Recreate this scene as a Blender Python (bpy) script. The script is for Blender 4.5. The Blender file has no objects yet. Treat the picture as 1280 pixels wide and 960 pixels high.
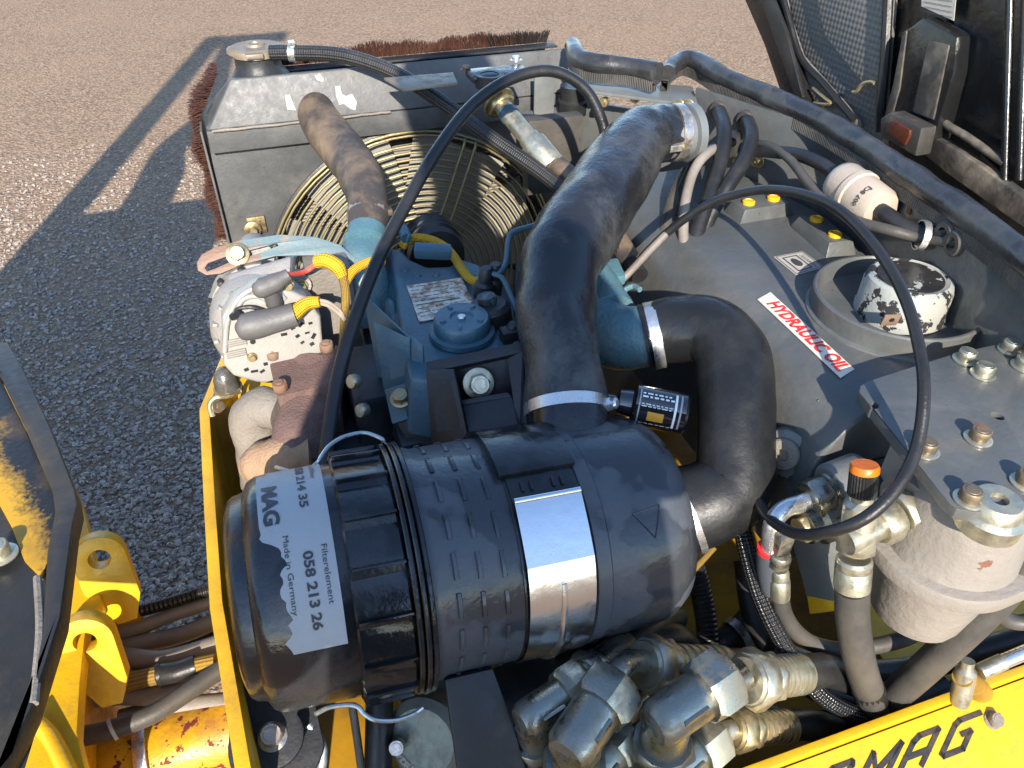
import bpy, bmesh, math, random
from mathutils import Vector as V, Matrix
from mathutils.geometry import tessellate_polygon
from mathutils import noise as mnoise
random.seed(7)
rad = math.radians
sc = bpy.context.scene
COL = sc.collection
# ------------------------------------------------------------ camera, sky, sun, exposure
CAM_Z = 1.55; PITCH = rad(38); YAW = rad(18.5); FOC = 960.0
FH = V((math.sin(YAW), math.cos(YAW), 0)); RT = V((math.cos(YAW), -math.sin(YAW), 0))
FW = FH*math.cos(PITCH) - V((0, 0, math.sin(PITCH)))
UPV = FH*math.sin(PITCH) + V((0, 0, math.cos(PITCH)))
CAM = V((0, 0, CAM_Z))
cd = bpy.data.cameras.new('camera'); cam = bpy.data.objects.new('camera', cd); COL.objects.link(cam)
cam.matrix_world = Matrix((RT, UPV, -FW)).transposed().to_4x4()
cam.location = CAM
cd.sensor_fit = 'HORIZONTAL'; cd.sensor_width = 36; cd.lens = 36*FOC/1280
cd.clip_start = 0.02; cd.clip_end = 500
sc.camera = cam
SUN_TRAVEL = (FW + RT*((568-640)/FOC) - UPV*((335-480)/FOC)).normalized()
sun_el = math.asin(-SUN_TRAVEL.z); sun_az = math.atan2(-SUN_TRAVEL.x, -SUN_TRAVEL.y)
w = bpy.data.worlds.new('World'); sc.world = w; w.use_nodes = True
nt = w.node_tree; sky = nt.nodes.new('ShaderNodeTexSky'); sky.sky_type = 'NISHITA'; sky.sun_disc = False
sky.sun_elevation = sun_el; sky.sun_rotation = sun_az; sky.dust_density = 0.3; sky.ozone_density = 3.0
nt.links.new(sky.outputs[0], nt.nodes['Background'].inputs[0]); nt.nodes['Background'].inputs[1].default_value = 0.15
sd = bpy.data.lights.new('sun', 'SUN'); sd.energy = 4.0; sd.angle = rad(0.55); sd.color = (1.0, 0.90, 0.78)
so = bpy.data.objects.new('sun', sd); COL.objects.link(so); so.location = (-3, -8, 6)
so.rotation_euler = SUN_TRAVEL.to_track_quat('-Z', 'Y').to_euler()
sc.view_settings.view_transform = 'Standard'; sc.view_settings.look = 'None'
sc.view_settings.exposure = 1.48; sc.view_settings.gamma = 1.0; sc.view_settings.use_curve_mapping = False
sc.render.engine = 'CYCLES'; sc.cycles.use_denoising = True; sc.cycles.max_bounces = 8
sc.cycles.sample_clamp_indirect = 6.0
sc.cycles.transparent_max_bounces = 8

# ------------------------------------------------------------ a line of sight of the photograph met by a plane of the machine
def ray(px, py): return FW + RT*((px-640)/FOC) - UPV*((py-480)/FOC)
def pd(px, py, d): return CAM + ray(px, py)*d
def pz(px, py, h): r = ray(px, py); return CAM + r*(h/-r.z)          # h metres below the lens
def pu(px, py, u): r = ray(px, py); return CAM + r*(u/r.x)           # plane across the machine
def pv(px, py, v): r = ray(px, py); return CAM + r*(v/r.y)           # plane along the machine
def Z(h): return CAM_Z - h
EX, EY, EZ = V((1, 0, 0)), V((0, 1, 0)), V((0, 0, 1))
def frame(axis, up=None):
    a = V(axis).normalized(); u = V(up) if up is not None else (EZ if abs(a.z) < .9 else EX)
    x = u.cross(a)
    if x.length < 1e-6: x = EY.cross(a)
    x.normalize(); return x, a.cross(x).normalized(), a
def catmull(pts, n=8, closed=False):
    P = [V(p) for p in pts]; out = []; m = len(P)
    if m < 3 and not closed: 
        return [P[0].lerp(P[-1], i/n) for i in range(n+1)], [i/n for i in range(n+1)]
    segs = m if closed else m-1; ts = []
    for i in range(segs):
        p1, p2 = P[i], P[(i+1) % m]
        p0 = P[(i-1) % m] if (closed or i > 0) else p1*2-p2
        p3 = P[(i+2) % m] if (closed or i+2 < m) else p2*2-p1
        for k in range(n):
            t = k/n
            out.append(.5*((2*p1) + (p2-p0)*t + (2*p0-5*p1+4*p2-p3)*t*t + (3*p1-p0-3*p2+p3)*t**3)); ts.append(i+t)
    if not closed: out.append(P[-1].copy()); ts.append(float(m-1))
    return out, ts
# ------------------------------------------------------------ mesh collecting
WL = {}
class MB:
    def __init__(s): s.v = []; s.f = []; s.uv = []
    def add(s, vs, fs, uvs=None):
        b = len(s.v); s.v += [V(p) for p in vs]
        for i, f in enumerate(fs):
            s.f.append([b+k for k in f]); s.uv.append(uvs[i] if uvs else None)
        return s
    def box(s, c, size, ax=EX, ay=EY, az=EZ):
        c = V(c); hx, hy, hz = V(ax)*size[0]/2, V(ay)*size[1]/2, V(az)*size[2]/2
        vs = [c + a*hx + b*hy + d*hz for d in (-1, 1) for b in (-1, 1) for a in (-1, 1)]
        return s.add(vs, [(0, 2, 3, 1), (4, 5, 7, 6), (0, 1, 5, 4), (2, 6, 7, 3), (0, 4, 6, 2), (1, 3, 7, 5)])
    def hexa(s, bot, top):                        # eight corners
        return s.add(list(bot)+list(top), [(3, 2, 1, 0), (4, 5, 6, 7), (0, 1, 5, 4), (1, 2, 6, 5), (2, 3, 7, 6), (3, 0, 4, 7)])
    def prism(s, pts, o, ax, ay, depth, holes=()):
        o = V(o); ax = V(ax); ay = V(ay); n = ax.cross(ay).normalized()*depth
        loops = [list(pts)] + [list(h) for h in holes]
        flat = [p for l in loops for p in l]
        tris = tessellate_polygon([[V((p[0], p[1], 0)) for p in l] for l in loops]) if holes else [tuple(range(len(pts)))]
        b0 = [o + ax*p[0] + ay*p[1] for p in flat]; N = len(flat)
        fs = [tuple(t) for t in tris] + [tuple(N+k for k in reversed(t)) for t in tris]
        i = 0
        for l in loops:
            m = len(l)
            for k in range(m): fs.append((i+k, i+(k+1) % m, N+i+(k+1) % m, N+i+k))
            i += m
        return s.add(b0+[p+n for p in b0], fs)
    def lathe(s, prof, o, axis, n=32, up=None, a0=0, a1=None):
        o = V(o); x, y, a = frame(axis, up); full = a1 is None; m = n if full else n+1
        ang = [(2*math.pi*k/n) if full else a0+(a1-a0)*k/n for k in range(m)]
        vs = []; idx = []
        for r, t in prof:
            if r < 1e-7: vs.append(o+a*t); idx.append([len(vs)-1]*m)
            else:
                idx.append(list(range(len(vs), len(vs)+m))); vs += [o + a*t + (x*math.cos(q)+y*math.sin(q))*r for q in ang]
        fs = []
        for i in range(len(prof)-1):
            for k in range(n):
                k2 = (k+1) % m; A, B, C, D = idx[i][k], idx[i][k2], idx[i+1][k2], idx[i+1][k]
                f = [A, B, C, D]; g = []
                for q in f:
                    if q not in g: g.append(q)
                if len(g) > 2: fs.append(tuple(g))
        return s.add(vs, fs)
    def tube(s, pts, r, n=12, sub=8, closed=False, caps=True, raw=False):
        rr = r if isinstance(r, (list, tuple)) else None
        if raw: P = [V(p) for p in pts]; ts = list(range(len(P)))
        else: P, ts = catmull(pts, sub, closed)
        m = len(P); vs = []; prev = None; L = 0; Ls = []
        for i, p in enumerate(P):
            if i: L += (p-P[i-1]).length
            Ls.append(L)
            t = (P[(i+1) % m]-P[i-1]) if closed else (P[min(i+1, m-1)]-P[max(i-1, 0)])
            if t.length < 1e-9: t = V((0, 0, 1))
            t.normalize()
            if prev is None: x = frame(t)[0]
            else:
                x = prev - t*prev.dot(t)
                x = x.normalized() if x.length > 1e-6 else frame(t)[0]
            prev = x; y = t.cross(x)
            if rr:
                q = ts[i]; k = min(int(q), len(rr)-1); k2 = (k+1) % len(rr) if closed else min(k+1, len(rr)-1)
                e = q-k; e = e*e*(3-2*e); ri = rr[k]+(rr[k2]-rr[k])*e
            else: ri = r
            vs += [p + (x*math.cos(2*math.pi*j/n)+y*math.sin(2*math.pi*j/n))*ri for j in range(n)]
        fs = []; uv = []
        for i in range(m if closed else m-1):
            i2 = (i+1) % m; la, lb = Ls[i], (Ls[i2] if i2 else L+(P[0]-P[-1]).length)
            for j in range(n):
                j2 = (j+1) % n; fs.append((i*n+j, i*n+j2, i2*n+j2, i2*n+j))
                uv.append(((j/n, la), ((j+1)/n, la), ((j+1)/n, lb), (j/n, lb)))
        if caps and not closed:
            fs += [tuple(reversed(range(n))), tuple(range((m-1)*n, m*n))]; uv += [[(0, 0)]*n, [(0, L)]*n]
        return s.add(vs, fs, uv)
    def wobble(s, amp, freq, squash=None):        # hand-made unevenness of moulded rubber and castings
        for i, p in enumerate(s.v): s.v[i] = p + mnoise.noise_vector(p*freq)*amp + mnoise.noise_vector(p*freq*2.7)*amp*.4
        return s
    def hexa_nut(s, o, axis, af, h, rot=0, ch=.12):
        R = af/math.sqrt(3); x, y, a = frame(axis); o = V(o)
        ri = af/2*.97
        def ring(r, t, k=12):
            out = []
            for j in range(k):
                q = rot + 2*math.pi*j/k
                rad_ = r if k != 12 else min(r, R*math.cos(math.pi/6)/max(1e-6, math.cos((q-rot+math.pi/6) % (math.pi/3)-math.pi/6)))
                out.append(o + a*t + (x*math.cos(q)+y*math.sin(q))*rad_)
            return out
        c = af*ch
        rs = [ring(ri, 0), ring(R, c*.6), ring(R, h-c*.6), ring(ri, h)]
        vs = [p for r_ in rs for p in r_]; fs = [tuple(reversed(range(12))), tuple(range(36, 48))]
        for i in range(3):
            for j in range(12): j2 = (j+1) % 12; fs.append((i*12+j, i*12+j2, i*12+12+j2, i*12+12+j))
        return s.add(vs, fs)
    def sphere(s, c, r, n=16, m=10, sc_=(1, 1, 1)):
        prof = [(r*math.sin(math.pi*i/m), -r*math.cos(math.pi*i/m)) for i in range(m+1)]
        prof[0] = (0, -r); prof[-1] = (0, r); b = len(s.v); s.lathe(prof, (0, 0, 0), EZ, n)
        for i in range(b, len(s.v)): p = s.v[i]; s.v[i] = V((p.x*sc_[0], p.y*sc_[1], p.z*sc_[2])) + V(c)
        return s
    def build(s, name, mat, parent=None, bevel=0, seg=2, sharp=38, kind=None, ang=30, flip=True):
        me = bpy.data.meshes.new(name)
        c = sum(s.v, V())/len(s.v)
        if parent is None:
            lo = V([min(p[i] for p in s.v) for i in range(3)]); hi = V([max(p[i] for p in s.v) for i in range(3)])
            c = V(((lo.x+hi.x)/2, (lo.y+hi.y)/2, lo.z))
        me.from_pydata([p-c for p in s.v], [], s.f)
        if any(u for u in s.uv):
            ul = me.uv_layers.new(name='UVMap'); i = 0
            for f, u in zip(s.f, s.uv):
                for k in range(len(f)):
                    if u: ul.data[i].uv = u[k]
                    i += 1
        bm = bmesh.new(); bm.from_mesh(me)
        if bevel:
            bm.normal_update()
            bmesh.ops.recalc_face_normals(bm, faces=bm.faces)
            es = [e for e in bm.edges if len(e.link_faces) == 2 and e.calc_face_angle(0) > rad(ang)]
            bmesh.ops.bevel(bm, geom=es, offset=bevel, segments=seg, affect='EDGES', clamp_overlap=True, profile=.6)
        if flip: bmesh.ops.recalc_face_normals(bm, faces=bm.faces)
        for f in bm.faces: f.smooth = True
        bm.to_mesh(me); bm.free()
        me.set_sharp_from_angle(angle=rad(sharp))
        o = bpy.data.objects.new(name, me); COL.objects.link(o)
        if mat: me.materials.append(MAT[mat] if isinstance(mat, str) else mat)
        place(o, c, parent)
        if kind: o['kind'] = kind
        return o
def place(o, c, parent):
    WL[o] = V(c)
    if parent is not None: o.parent = parent; o.location = V(c)-WL[parent]
    else: o.location = c
def tag(o, label, cat, group=None):
    o['label'] = label; o['category'] = cat
    if group: o['group'] = group
    return o
def thing(name, label, cat, loc, group=None):
    e = bpy.data.objects.new(name, None); COL.objects.link(e); e.empty_display_size = .05
    e.location = loc; WL[e] = V(loc); return tag(e, label, cat, group)
def single(name, mb, mat, label, cat, group=None, **k):
    return tag(mb.build(name, mat, None, **k), label, cat, group)
def rot_to(axis, spin=0):
    x, y, a = frame(axis); return (Matrix((x, y, a)).transposed() @ Matrix.Rotation(spin, 3, 'Z'))
MESH_CACHE = {}
def shared(key, name, maker, mat, pos, axis, parent, spin=0, scale=1):
    if key not in MESH_CACHE:
        mb = MB(); maker(mb); o = mb.build(name, mat, None); MESH_CACHE[key] = o.data
        COL.objects.unlink(o); 
        off = WL.pop(o); o.data.transform(Matrix.Translation(off)); bpy.data.objects.remove(o)
    o = bpy.data.objects.new(name, MESH_CACHE[key]); COL.objects.link(o)
    o.rotation_mode = 'QUATERNION'; 
    place(o, pos, parent); o.rotation_quaternion = rot_to(axis, spin).to_quaternion(); o.scale = (scale,)*3
    if parent is not None and parent.rotation_mode == 'QUATERNION':
        q = parent.rotation_quaternion; o.rotation_quaternion = q.inverted() @ o.rotation_quaternion
        o.location = q.inverted() @ (V(pos)-WL[parent])
    return o
def bolt(parent, pos, axis, af=.013, h=.008, washer=None, mat='zinc', wmat=None, spin=None, stud=0, name='bolt'):
    pos = V(pos); axis = V(axis).normalized(); spin = random.random()*2 if spin is None else spin
    wt = .0022 if washer else 0
    def mk(m):
        m.hexa_nut((0, 0, 0), EZ, af, h)
        if stud: m.lathe([(0, h+stud), (af*.28, h+stud), (af*.3, h+stud-.001), (af*.3, h-.001)], (0, 0, 0), EZ, 12)
        else: m.lathe([(af*.36, h-.0001), (af*.34, h+af*.03), (0, h+af*.035)], (0, 0, 0), EZ, 12)
    b = shared(('b', af, h, mat, stud), name, mk, mat, pos+axis*wt, axis, parent, spin)
    if washer:
        def mw(m): m.lathe([(0, 0), (washer, 0), (washer, wt*.7), (washer*.93, wt), (0, wt)], (0, 0, 0), EZ, 24)
        shared(('w', washer, wmat or mat), 'washer', mw, wmat or mat, pos, axis, b)
    return b
def rrect(x0, y0, x1, y1, r, n=4):
    out = []
    for cx, cy, a in ((x1-r, y1-r, 0), (x0+r, y1-r, 90), (x0+r, y0+r, 180), (x1-r, y0+r, 270)):
        for k in range(n+1): q = rad(a+90*k/n); out.append((cx+r*math.cos(q), cy+r*math.sin(q)))
    return out
def circ(cx, cy, r, n=16, ry=None): return [(cx+r*math.cos(2*math.pi*k/n), cy+(ry or r)*math.sin(2*math.pi*k/n)) for k in range(n)]
def in_plane(pts, o, ax, ay): return [((p-o).dot(ax), (p-o).dot(ay)) for p in pts]
TXT = {}
def text2d(s, size, bold=0.0, spacing=1.0):
    k = (s, size, bold, spacing)
    if k not in TXT:
        cu = bpy.data.curves.new('t', 'FONT'); cu.body = s; cu.size = size; cu.offset = bold; cu.space_character = spacing; cu.resolution_u = 3
        ob = bpy.data.objects.new('t', cu); COL.objects.link(ob)
        dg = bpy.context.evaluated_depsgraph_get(); me = bpy.data.meshes.new_from_object(ob.evaluated_get(dg))
        bm = bmesh.new(); bm.from_mesh(me); bmesh.ops.triangulate(bm, faces=bm.faces)
        bmesh.ops.remove_doubles(bm, verts=bm.verts, dist=1e-6)
        TXT[k] = ([v.co.copy() for v in bm.verts], [tuple(v.index for v in f.verts) for f in bm.faces])
        bm.verts.index_update(); TXT[k] = ([v.co.copy() for v in bm.verts], [tuple(v.index for v in f.verts) for f in bm.faces])
        bm.free(); bpy.data.objects.remove(ob); bpy.data.curves.remove(cu); bpy.data.meshes.remove(me)
    return TXT[k]
def flat_text(s, size, o, ax, ay, name, mat, parent, bold=0, spacing=1, fit=None, shear=0):
    vs, fs = text2d(s, size, bold, spacing); o = V(o); ax = V(ax).normalized(); ay = V(ay).normalized()
    k = 1
    if fit: k = fit/max(p.x for p in vs)
    m = MB(); m.add([o + ax*(p.x*k+p.y*shear) + ay*p.y for p in vs], fs)
    return m.build(name, mat, parent, flip=False)

# ------------------------------------------------------------ materials (all procedural)
MAT = {}
class NT:
    def __init__(s, name):
        s.m = bpy.data.materials.new(name); s.m.use_nodes = True; s.t = s.m.node_tree; s.b = s.t.nodes['Principled BSDF']
        g = s.t.nodes.new('ShaderNodeNewGeometry'); s.pos = g.outputs['Position']; s.nor = g.outputs['Normal']; MAT[name] = s.m
    def n(s, t, **k):
        x = s.t.nodes.new(t)
        for a, b in k.items(): setattr(x, a, b)
        return x
    def l(s, a, b): s.t.links.new(a, b)
    def noise(s, scale, detail=4, rough=.6, vec=None, dist=0):
        x = s.n('ShaderNodeTexNoise'); x.inputs['Scale'].default_value = scale; x.inputs['Detail'].default_value = detail
        x.inputs['Roughness'].default_value = rough; x.inputs['Distortion'].default_value = dist
        s.l(vec or s.pos, x.inputs['Vector']); return x.outputs['Fac']
    def vor(s, scale, feature='F1', vec=None, rnd=1):
        x = s.n('ShaderNodeTexVoronoi', feature=feature); x.inputs['Scale'].default_value = scale
        x.inputs['Randomness'].default_value = rnd
        s.l(vec or s.pos, x.inputs['Vector']); return x
    def ramp(s, f, lo, hi, a=0., b=1.):
        x = s.n('ShaderNodeMapRange'); x.inputs[1].default_value = lo; x.inputs[2].default_value = hi
        x.inputs[3].default_value = a; x.inputs[4].default_value = b; s.l(f, x.inputs[0]); return x.outputs[0]
    def math(s, op, a, b):
        x = s.n('ShaderNodeMath', operation=op)
        for i, q in enumerate((a, b)):
            if isinstance(q, (int, float)): x.inputs[i].default_value = q
            else: s.l(q, x.inputs[i])
        return x.outputs[0]
    def mix(s, f, a, b):
        x = s.n('ShaderNodeMix', data_type='RGBA')
        for i, q in ((0, f), (6, a), (7, b)):
            if isinstance(q, (int, float)): x.inputs[i].default_value = q
            elif isinstance(q, tuple): x.inputs[i].default_value = q if len(q) == 4 else q+(1,)
            else: s.l(q, x.inputs[i])
        return x.outputs[2]
    def set(s, color=None, rough=None, metal=None, spec=None, coat=None):
        for nm, q in (('Base Color', color), ('Roughness', rough), ('Metallic', metal), ('Specular IOR Level', spec), ('Coat Weight', coat)):
            if q is None: continue
            if isinstance(q, tuple): s.b.inputs[nm].default_value = q+(1,)
            elif isinstance(q, (int, float)): s.b.inputs[nm].default_value = q
            else: s.l(q, s.b.inputs[nm])
        return s
    def bump(s, h, dist=.001, strength=1.):
        x = s.n('ShaderNodeBump'); x.inputs['Distance'].default_value = dist; x.inputs['Strength'].default_value = strength
        s.l(h, x.inputs['Height'])
        for lk in list(s.t.links):
            if lk.to_socket == s.b.inputs['Normal']: s.l(lk.from_socket, x.inputs['Normal'])
        s.l(x.outputs[0], s.b.inputs['Normal']); return s
def paint(name, col, var=.25, dust=(.30, .25, .19), dust_amt=.35, rough=.42, metal=0, scale=9, chips=None, chip_amt=.66, wet=0, drops=0, bumpd=.0006, spots=0):
    t = NT(name); n1 = t.noise(scale, 6, .65); n2 = t.noise(scale*7, 3)
    dark = tuple(c*(1-var) for c in col); light = tuple(min(1, c*(1+var*.6)) for c in col)
    c = t.mix(t.ramp(n1, .35, .65), dark, light)
    dn = t.math('MULTIPLY', t.ramp(t.noise(scale*.8, 7, .7, dist=.4), .46, .72), t.ramp(n2, .3, .6, .5, 1))
    dn = t.math('MULTIPLY', dn, dust_amt); c = t.mix(dn, c, dust)
    r = t.math('ADD', t.ramp(n2, .3, .7, rough-.07, rough+.08), t.math('MULTIPLY', dn, .6)); mt = metal
    if wet:
        wm = t.ramp(t.noise(scale*1.5, 3, .5), .51, .545, 0, wet); c = t.mix(wm, c, tuple(k*.45 for k in col)); r = t.mix(wm, r, (.15, .15, .15))
    if chips:
        cm = t.ramp(t.noise(scale*3.2, 5, .62), chip_amt, chip_amt+.015); c = t.mix(cm, c, chips); r = t.mix(cm, r, (.75,)*3)
        t.bump(cm, -.0006)
    if spots:
        v = t.vor(85); sm = t.ramp(v.outputs['Distance'], .06, .16, 1, 0); cc = t.ramp(v.outputs['Color'], .90, .92, 0, spots); sm = t.math('MULTIPLY', sm, cc)
        c = t.mix(sm, c, (.26, .24, .21))
    t.set(c, r, mt)
    t.bump(t.noise(scale*16, 4), bumpd)
    if drops:
        v = t.vor(150); k = t.ramp(t.noise(13, 3), .5, .62)
        d = t.math('MULTIPLY', t.math('MULTIPLY', t.ramp(v.outputs['Distance'], .06, .24, 1, 0), t.ramp(v.outputs['Color'], .80, .86)), k)
        t.bump(d, .0014*drops)
    return t
def rubber(name, col=(.011, .0115, .0125), dust=(.07, .065, .057), amt=.28, rough=.42, sc_=14, braid=None, ribs=None, wet=0):
    t = NT(name); n = t.noise(sc_, 6, .65)
    c = t.mix(t.math('MULTIPLY', t.ramp(n, .42, .7), amt), col, dust)
    r = t.ramp(t.noise(sc_*5, 3), .3, .7, rough-.1, rough+.12)
    if wet:
        wm = t.ramp(t.noise(sc_*.9, 3, .5), .5, .56, 0, wet); r = t.mix(wm, r, (.14,)*3); c = t.mix(t.math('MULTIPLY', wm, .7), c, col)
    if braid:
        uv = t.n('ShaderNodeUVMap').outputs[0]; sx = t.n('ShaderNodeSeparateXYZ'); t.l(uv, sx.inputs[0])
        a = t.math('MULTIPLY', sx.outputs[0], 7.); b = t.math('MULTIPLY', sx.outputs[1], braid)
        w1 = t.math('SINE', t.math('MULTIPLY', t.math('ADD', a, b), 6.2832), 0); w2 = t.math('SINE', t.math('MULTIPLY', t.math('SUBTRACT', a, b), 6.2832), 0)
        h = t.math('MULTIPLY', w1, w2); c = t.mix(t.ramp(h, -.2, .8, 0, .7), c, tuple(min(1, k*1.8+.012) for k in col)); t.bump(h, .0008)
    if ribs:
        uv = t.n('ShaderNodeUVMap').outputs[0]; sx = t.n('ShaderNodeSeparateXYZ'); t.l(uv, sx.inputs[0])
        h = t.math('SINE', t.math('MULTIPLY', sx.outputs[1], ribs*6.2832), 0); t.bump(h, .0007)
    t.set(c, r, 0, .38); t.bump(t.noise(sc_*18, 3), .0004); return t
def metal(name, col, rough=.32, dirt=(.2, .14, .08), amt=.35, sc_=30, m=.9, rust=None):
    t = NT(name); n = t.noise(sc_, 5, .65); d = t.math('MULTIPLY', t.ramp(n, .45, .7), amt)
    c = t.mix(d, col, dirt)
    mt = t.math('SUBTRACT', m, t.math('MULTIPLY', d, .8)); r = t.math('ADD', t.ramp(t.noise(sc_*4, 3), .3, .7, rough-.06, rough+.1), t.math('MULTIPLY', d, .4))
    if rust:
        rm = t.ramp(t.noise(sc_*.7, 6, .7), .52, .62); c = t.mix(rm, c, rust); r = t.mix(rm, r, (.8,)*3); mt = t.math('MULTIPLY', mt, t.ramp(rm, 0, 1, 1, 0))
    t.set(c, r, mt); t.bump(t.noise(sc_*9, 3), .0003); return t
paint('grey_paint', (.070, .076, .076), dust_amt=.22, rough=.36, drops=1, spots=.3, var=.16, scale=7)
paint('grey_plain', (.11, .12, .12), dust_amt=.3, rough=.4, var=.16)
paint('radiator_paint', (.066, .069, .070), dust=(.19, .175, .15), dust_amt=.35, rough=.5, scale=11, var=.25)
paint('radiator_black', (.016, .017, .019), dust=(.1, .09, .075), dust_amt=.25, rough=.45)
paint('yellow_paint', (.58, .33, .008), var=.14, dust=(.10, .062, .022), dust_amt=.55, rough=.34, scale=10, chips=(.12, .07, .04), chip_amt=.72)
paint('yellow_dirty', (.34, .18, .009), var=.3, dust=(.035, .024, .014), dust_amt=.85, rough=.42, scale=6, chips=(.10, .06, .035), chip_amt=.68)
paint('yellow_oily', (.62, .30, .012), var=.4, dust=(.03, .02, .012), dust_amt=.9, rough=.28, scale=8)
paint('platform_black', (.018, .017, .015), var=.3, dust=(.20, .15, .08), dust_amt=.3, rough=.42, scale=8)
paint('black_paint', (.014, .014, .016), var=.3, dust=(.14, .12, .1), dust_amt=.25, rough=.35, scale=10, wet=.8)
paint('black_bracket', (.012, .0135, .017), var=.3, dust=(.06, .058, .055), dust_amt=.2, rough=.52, scale=10)
paint('engine_blue', (.034, .088, .122), var=.2, dust=(.17, .16, .14), dust_amt=.3, rough=.33, scale=14, chips=(.16, .13, .10), chip_amt=.74)
paint('engine_dark', (.012, .018, .024), var=.3, dust=(.14, .11, .08), dust_amt=.4, rough=.45, scale=16)
paint('intake_blue', (.065, .15, .18), var=.15, dust=(.3, .2, .12), dust_amt=.3, rough=.32, scale=12, bumpd=.0014)
paint('black_plastic', (.013, .0145, .0175), var=.2, dust=(.06, .06, .062), dust_amt=.18, rough=.24, scale=8, wet=.9, bumpd=.0005)
paint('grey_plastic', (.052, .058, .068), var=.12, dust=(.11, .115, .12), dust_amt=.25, rough=.40, scale=7, wet=.85, bumpd=.0006)
paint('pipe_plastic', (.013, .0138, .016), var=.3, dust=(.13, .127, .12), dust_amt=.5, rough=.21, scale=10, drops=1, bumpd=.0009)
paint('alu_cast', (.30, .285, .26), var=.14, dust=(.3, .22, .14), dust_amt=.35, rough=.42, metal=.25, scale=16, bumpd=.0012)
paint('alu_back', (.31, .30, .275), var=.08, dust=(.34, .27, .18), dust_amt=.25, rough=.36, metal=.15, scale=16, bumpd=.0006)
paint('grey_rubber_boot', (.085, .082, .08), var=.08, dust=(.25, .22, .18), dust_amt=.2, rough=.55, scale=12)
paint('rust_cast', (.135, .080, .066), var=.3, dust=(.11, .075, .08), dust_amt=.6, rough=.8, scale=20, bumpd=.0025)
paint('tan_cast', (.27, .17, .10), var=.25, dust=(.30, .23, .16), dust_amt=.5, rough=.8, scale=18, bumpd=.0025)
paint('dull_cast', (.17, .15, .125), var=.2, dust=(.22, .19, .155), dust_amt=.6, rough=.6, scale=14, bumpd=.0016)
paint('pump_cast', (.2, .22, .19), var=.2, dust=(.1, .1, .08), dust_amt=.5, rough=.45, metal=.3, scale=16)
paint('filter_white', (.20, .18, .155), var=.12, dust=(.26, .24, .21), dust_amt=.4, rough=.55, chips=(.15, .062, .036), chip_amt=.70, scale=7, bumpd=.0014)
paint('cap_paint', (.26, .275, .255), var=.12, dust=(.4, .3, .18), dust_amt=.35, rough=.4, chips=(.012, .012, .013), chip_amt=.54, scale=10)
paint('cap_black', (.014, .014, .015), var=.2, dust=(.2, .17, .12), dust_amt=.15, rough=.35, chips=(.28, .29, .26), chip_amt=.63, scale=12)
paint('white_plastic', (.34, .285, .225), var=.06, dust=(.30, .23, .16), dust_amt=.3, rough=.45)
paint('amber', (.55, .27, .03), var=.1, dust_amt=.05, rough=.3)
paint('orange_plastic', (.62, .13, .006), var=.05, dust_amt=.05, rough=.35)
paint('yellow_plastic', (.62, .34, .008), var=.06, dust_amt=.1, rough=.4)
paint('red_plastic', (.55, .02, .02), var=.1, dust_amt=.1, rough=.4)
paint('red_wire', (.75, .08, .05), var=.05, dust_amt=.1, rough=.45)
paint('reflector', (.06, .018, .010), var=.3, dust=(.12, .08, .05), dust_amt=.3, rough=.25)
paint('label_paper', (.30, .31, .315), var=.05, dust=(.4, .35, .3), dust_amt=.15, rough=.5)
paint('label_cream', (.62, .56, .46), var=.04, dust=(.5, .4, .28), dust_amt=.2, rough=.4)
paint('label_torn', (.34, .32, .28), var=.06, dust=(.35, .28, .2), dust_amt=.3, rough=.6)
paint('ink_red', (.55, .02, .015), var=.1, dust_amt=.05, rough=.4)
paint('ink_dark', (.035, .035, .04), var=.1, dust_amt=.05, rough=.5)
paint('decal_black', (.02, .018, .016), var=.1, dust=(.4, .26, .03), dust_amt=.25, rough=.4)
paint('hood_black', (.009, .0095, .010), var=.3, dust=(.07, .06, .045), dust_amt=.15, rough=.22, scale=5)
paint('hood_frame', (.03, .028, .026), var=.3, dust=(.30, .25, .18), dust_amt=.6, rough=.45, scale=9)
paint('seal_rubber', (.026, .027, .028), var=.3, dust=(.14, .135, .125), dust_amt=.45, rough=.32, scale=10, drops=1, wet=.5)
paint('red_stain', (.50, .27, .012), var=.3, dust=(.14, .03, .012), dust_amt=.95, rough=.3, scale=14, chips=(.10, .012, .008), chip_amt=.57)
paint('skin', (.5, .3, .22), var=.1, dust_amt=0, rough=.5)
paint('cloth_dark', (.03, .035, .05), var=.2, dust_amt=0, rough=.9)
rubber('rubber'); rubber('rubber_clean', amt=.12, rough=.38); rubber('rubber_wet', col=(.009, .0096, .0105), dust=(.045, .046, .043), amt=.3, rough=.4, wet=.7, sc_=12)
rubber('rubber_brown', col=(.048, .040, .034), dust=(.25, .175, .105), amt=.85, rough=.5, sc_=12)
rubber('rubber_grey', col=(.045, .042, .038), dust=(.12, .105, .085), amt=.5, rough=.5)
rubber('hose_dusty', col=(.20, .175, .15), dust=(.09, .078, .065), amt=.7, rough=.5, sc_=16)
rubber('braid', braid=120., amt=.3, rough=.42); rubber('braid_oily', braid=120., amt=.1, rough=.2)
rubber('corrugated', ribs=170., amt=.15, rough=.35)
rubber('sleeve_yellow', col=(.46, .26, .008), dust=(.33, .18, .02), amt=.4, rough=.75, braid=200.)
rubber('sleeve_dirty', col=(.26, .16, .025), dust=(.08, .06, .04), amt=.8, rough=.7, braid=300.)
metal('zinc', (.40, .325, .18), .38); metal('zinc_pale', (.46, .44, .34), .36, amt=.3); metal('steel', (.62, .62, .61), .26, amt=.18)
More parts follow.
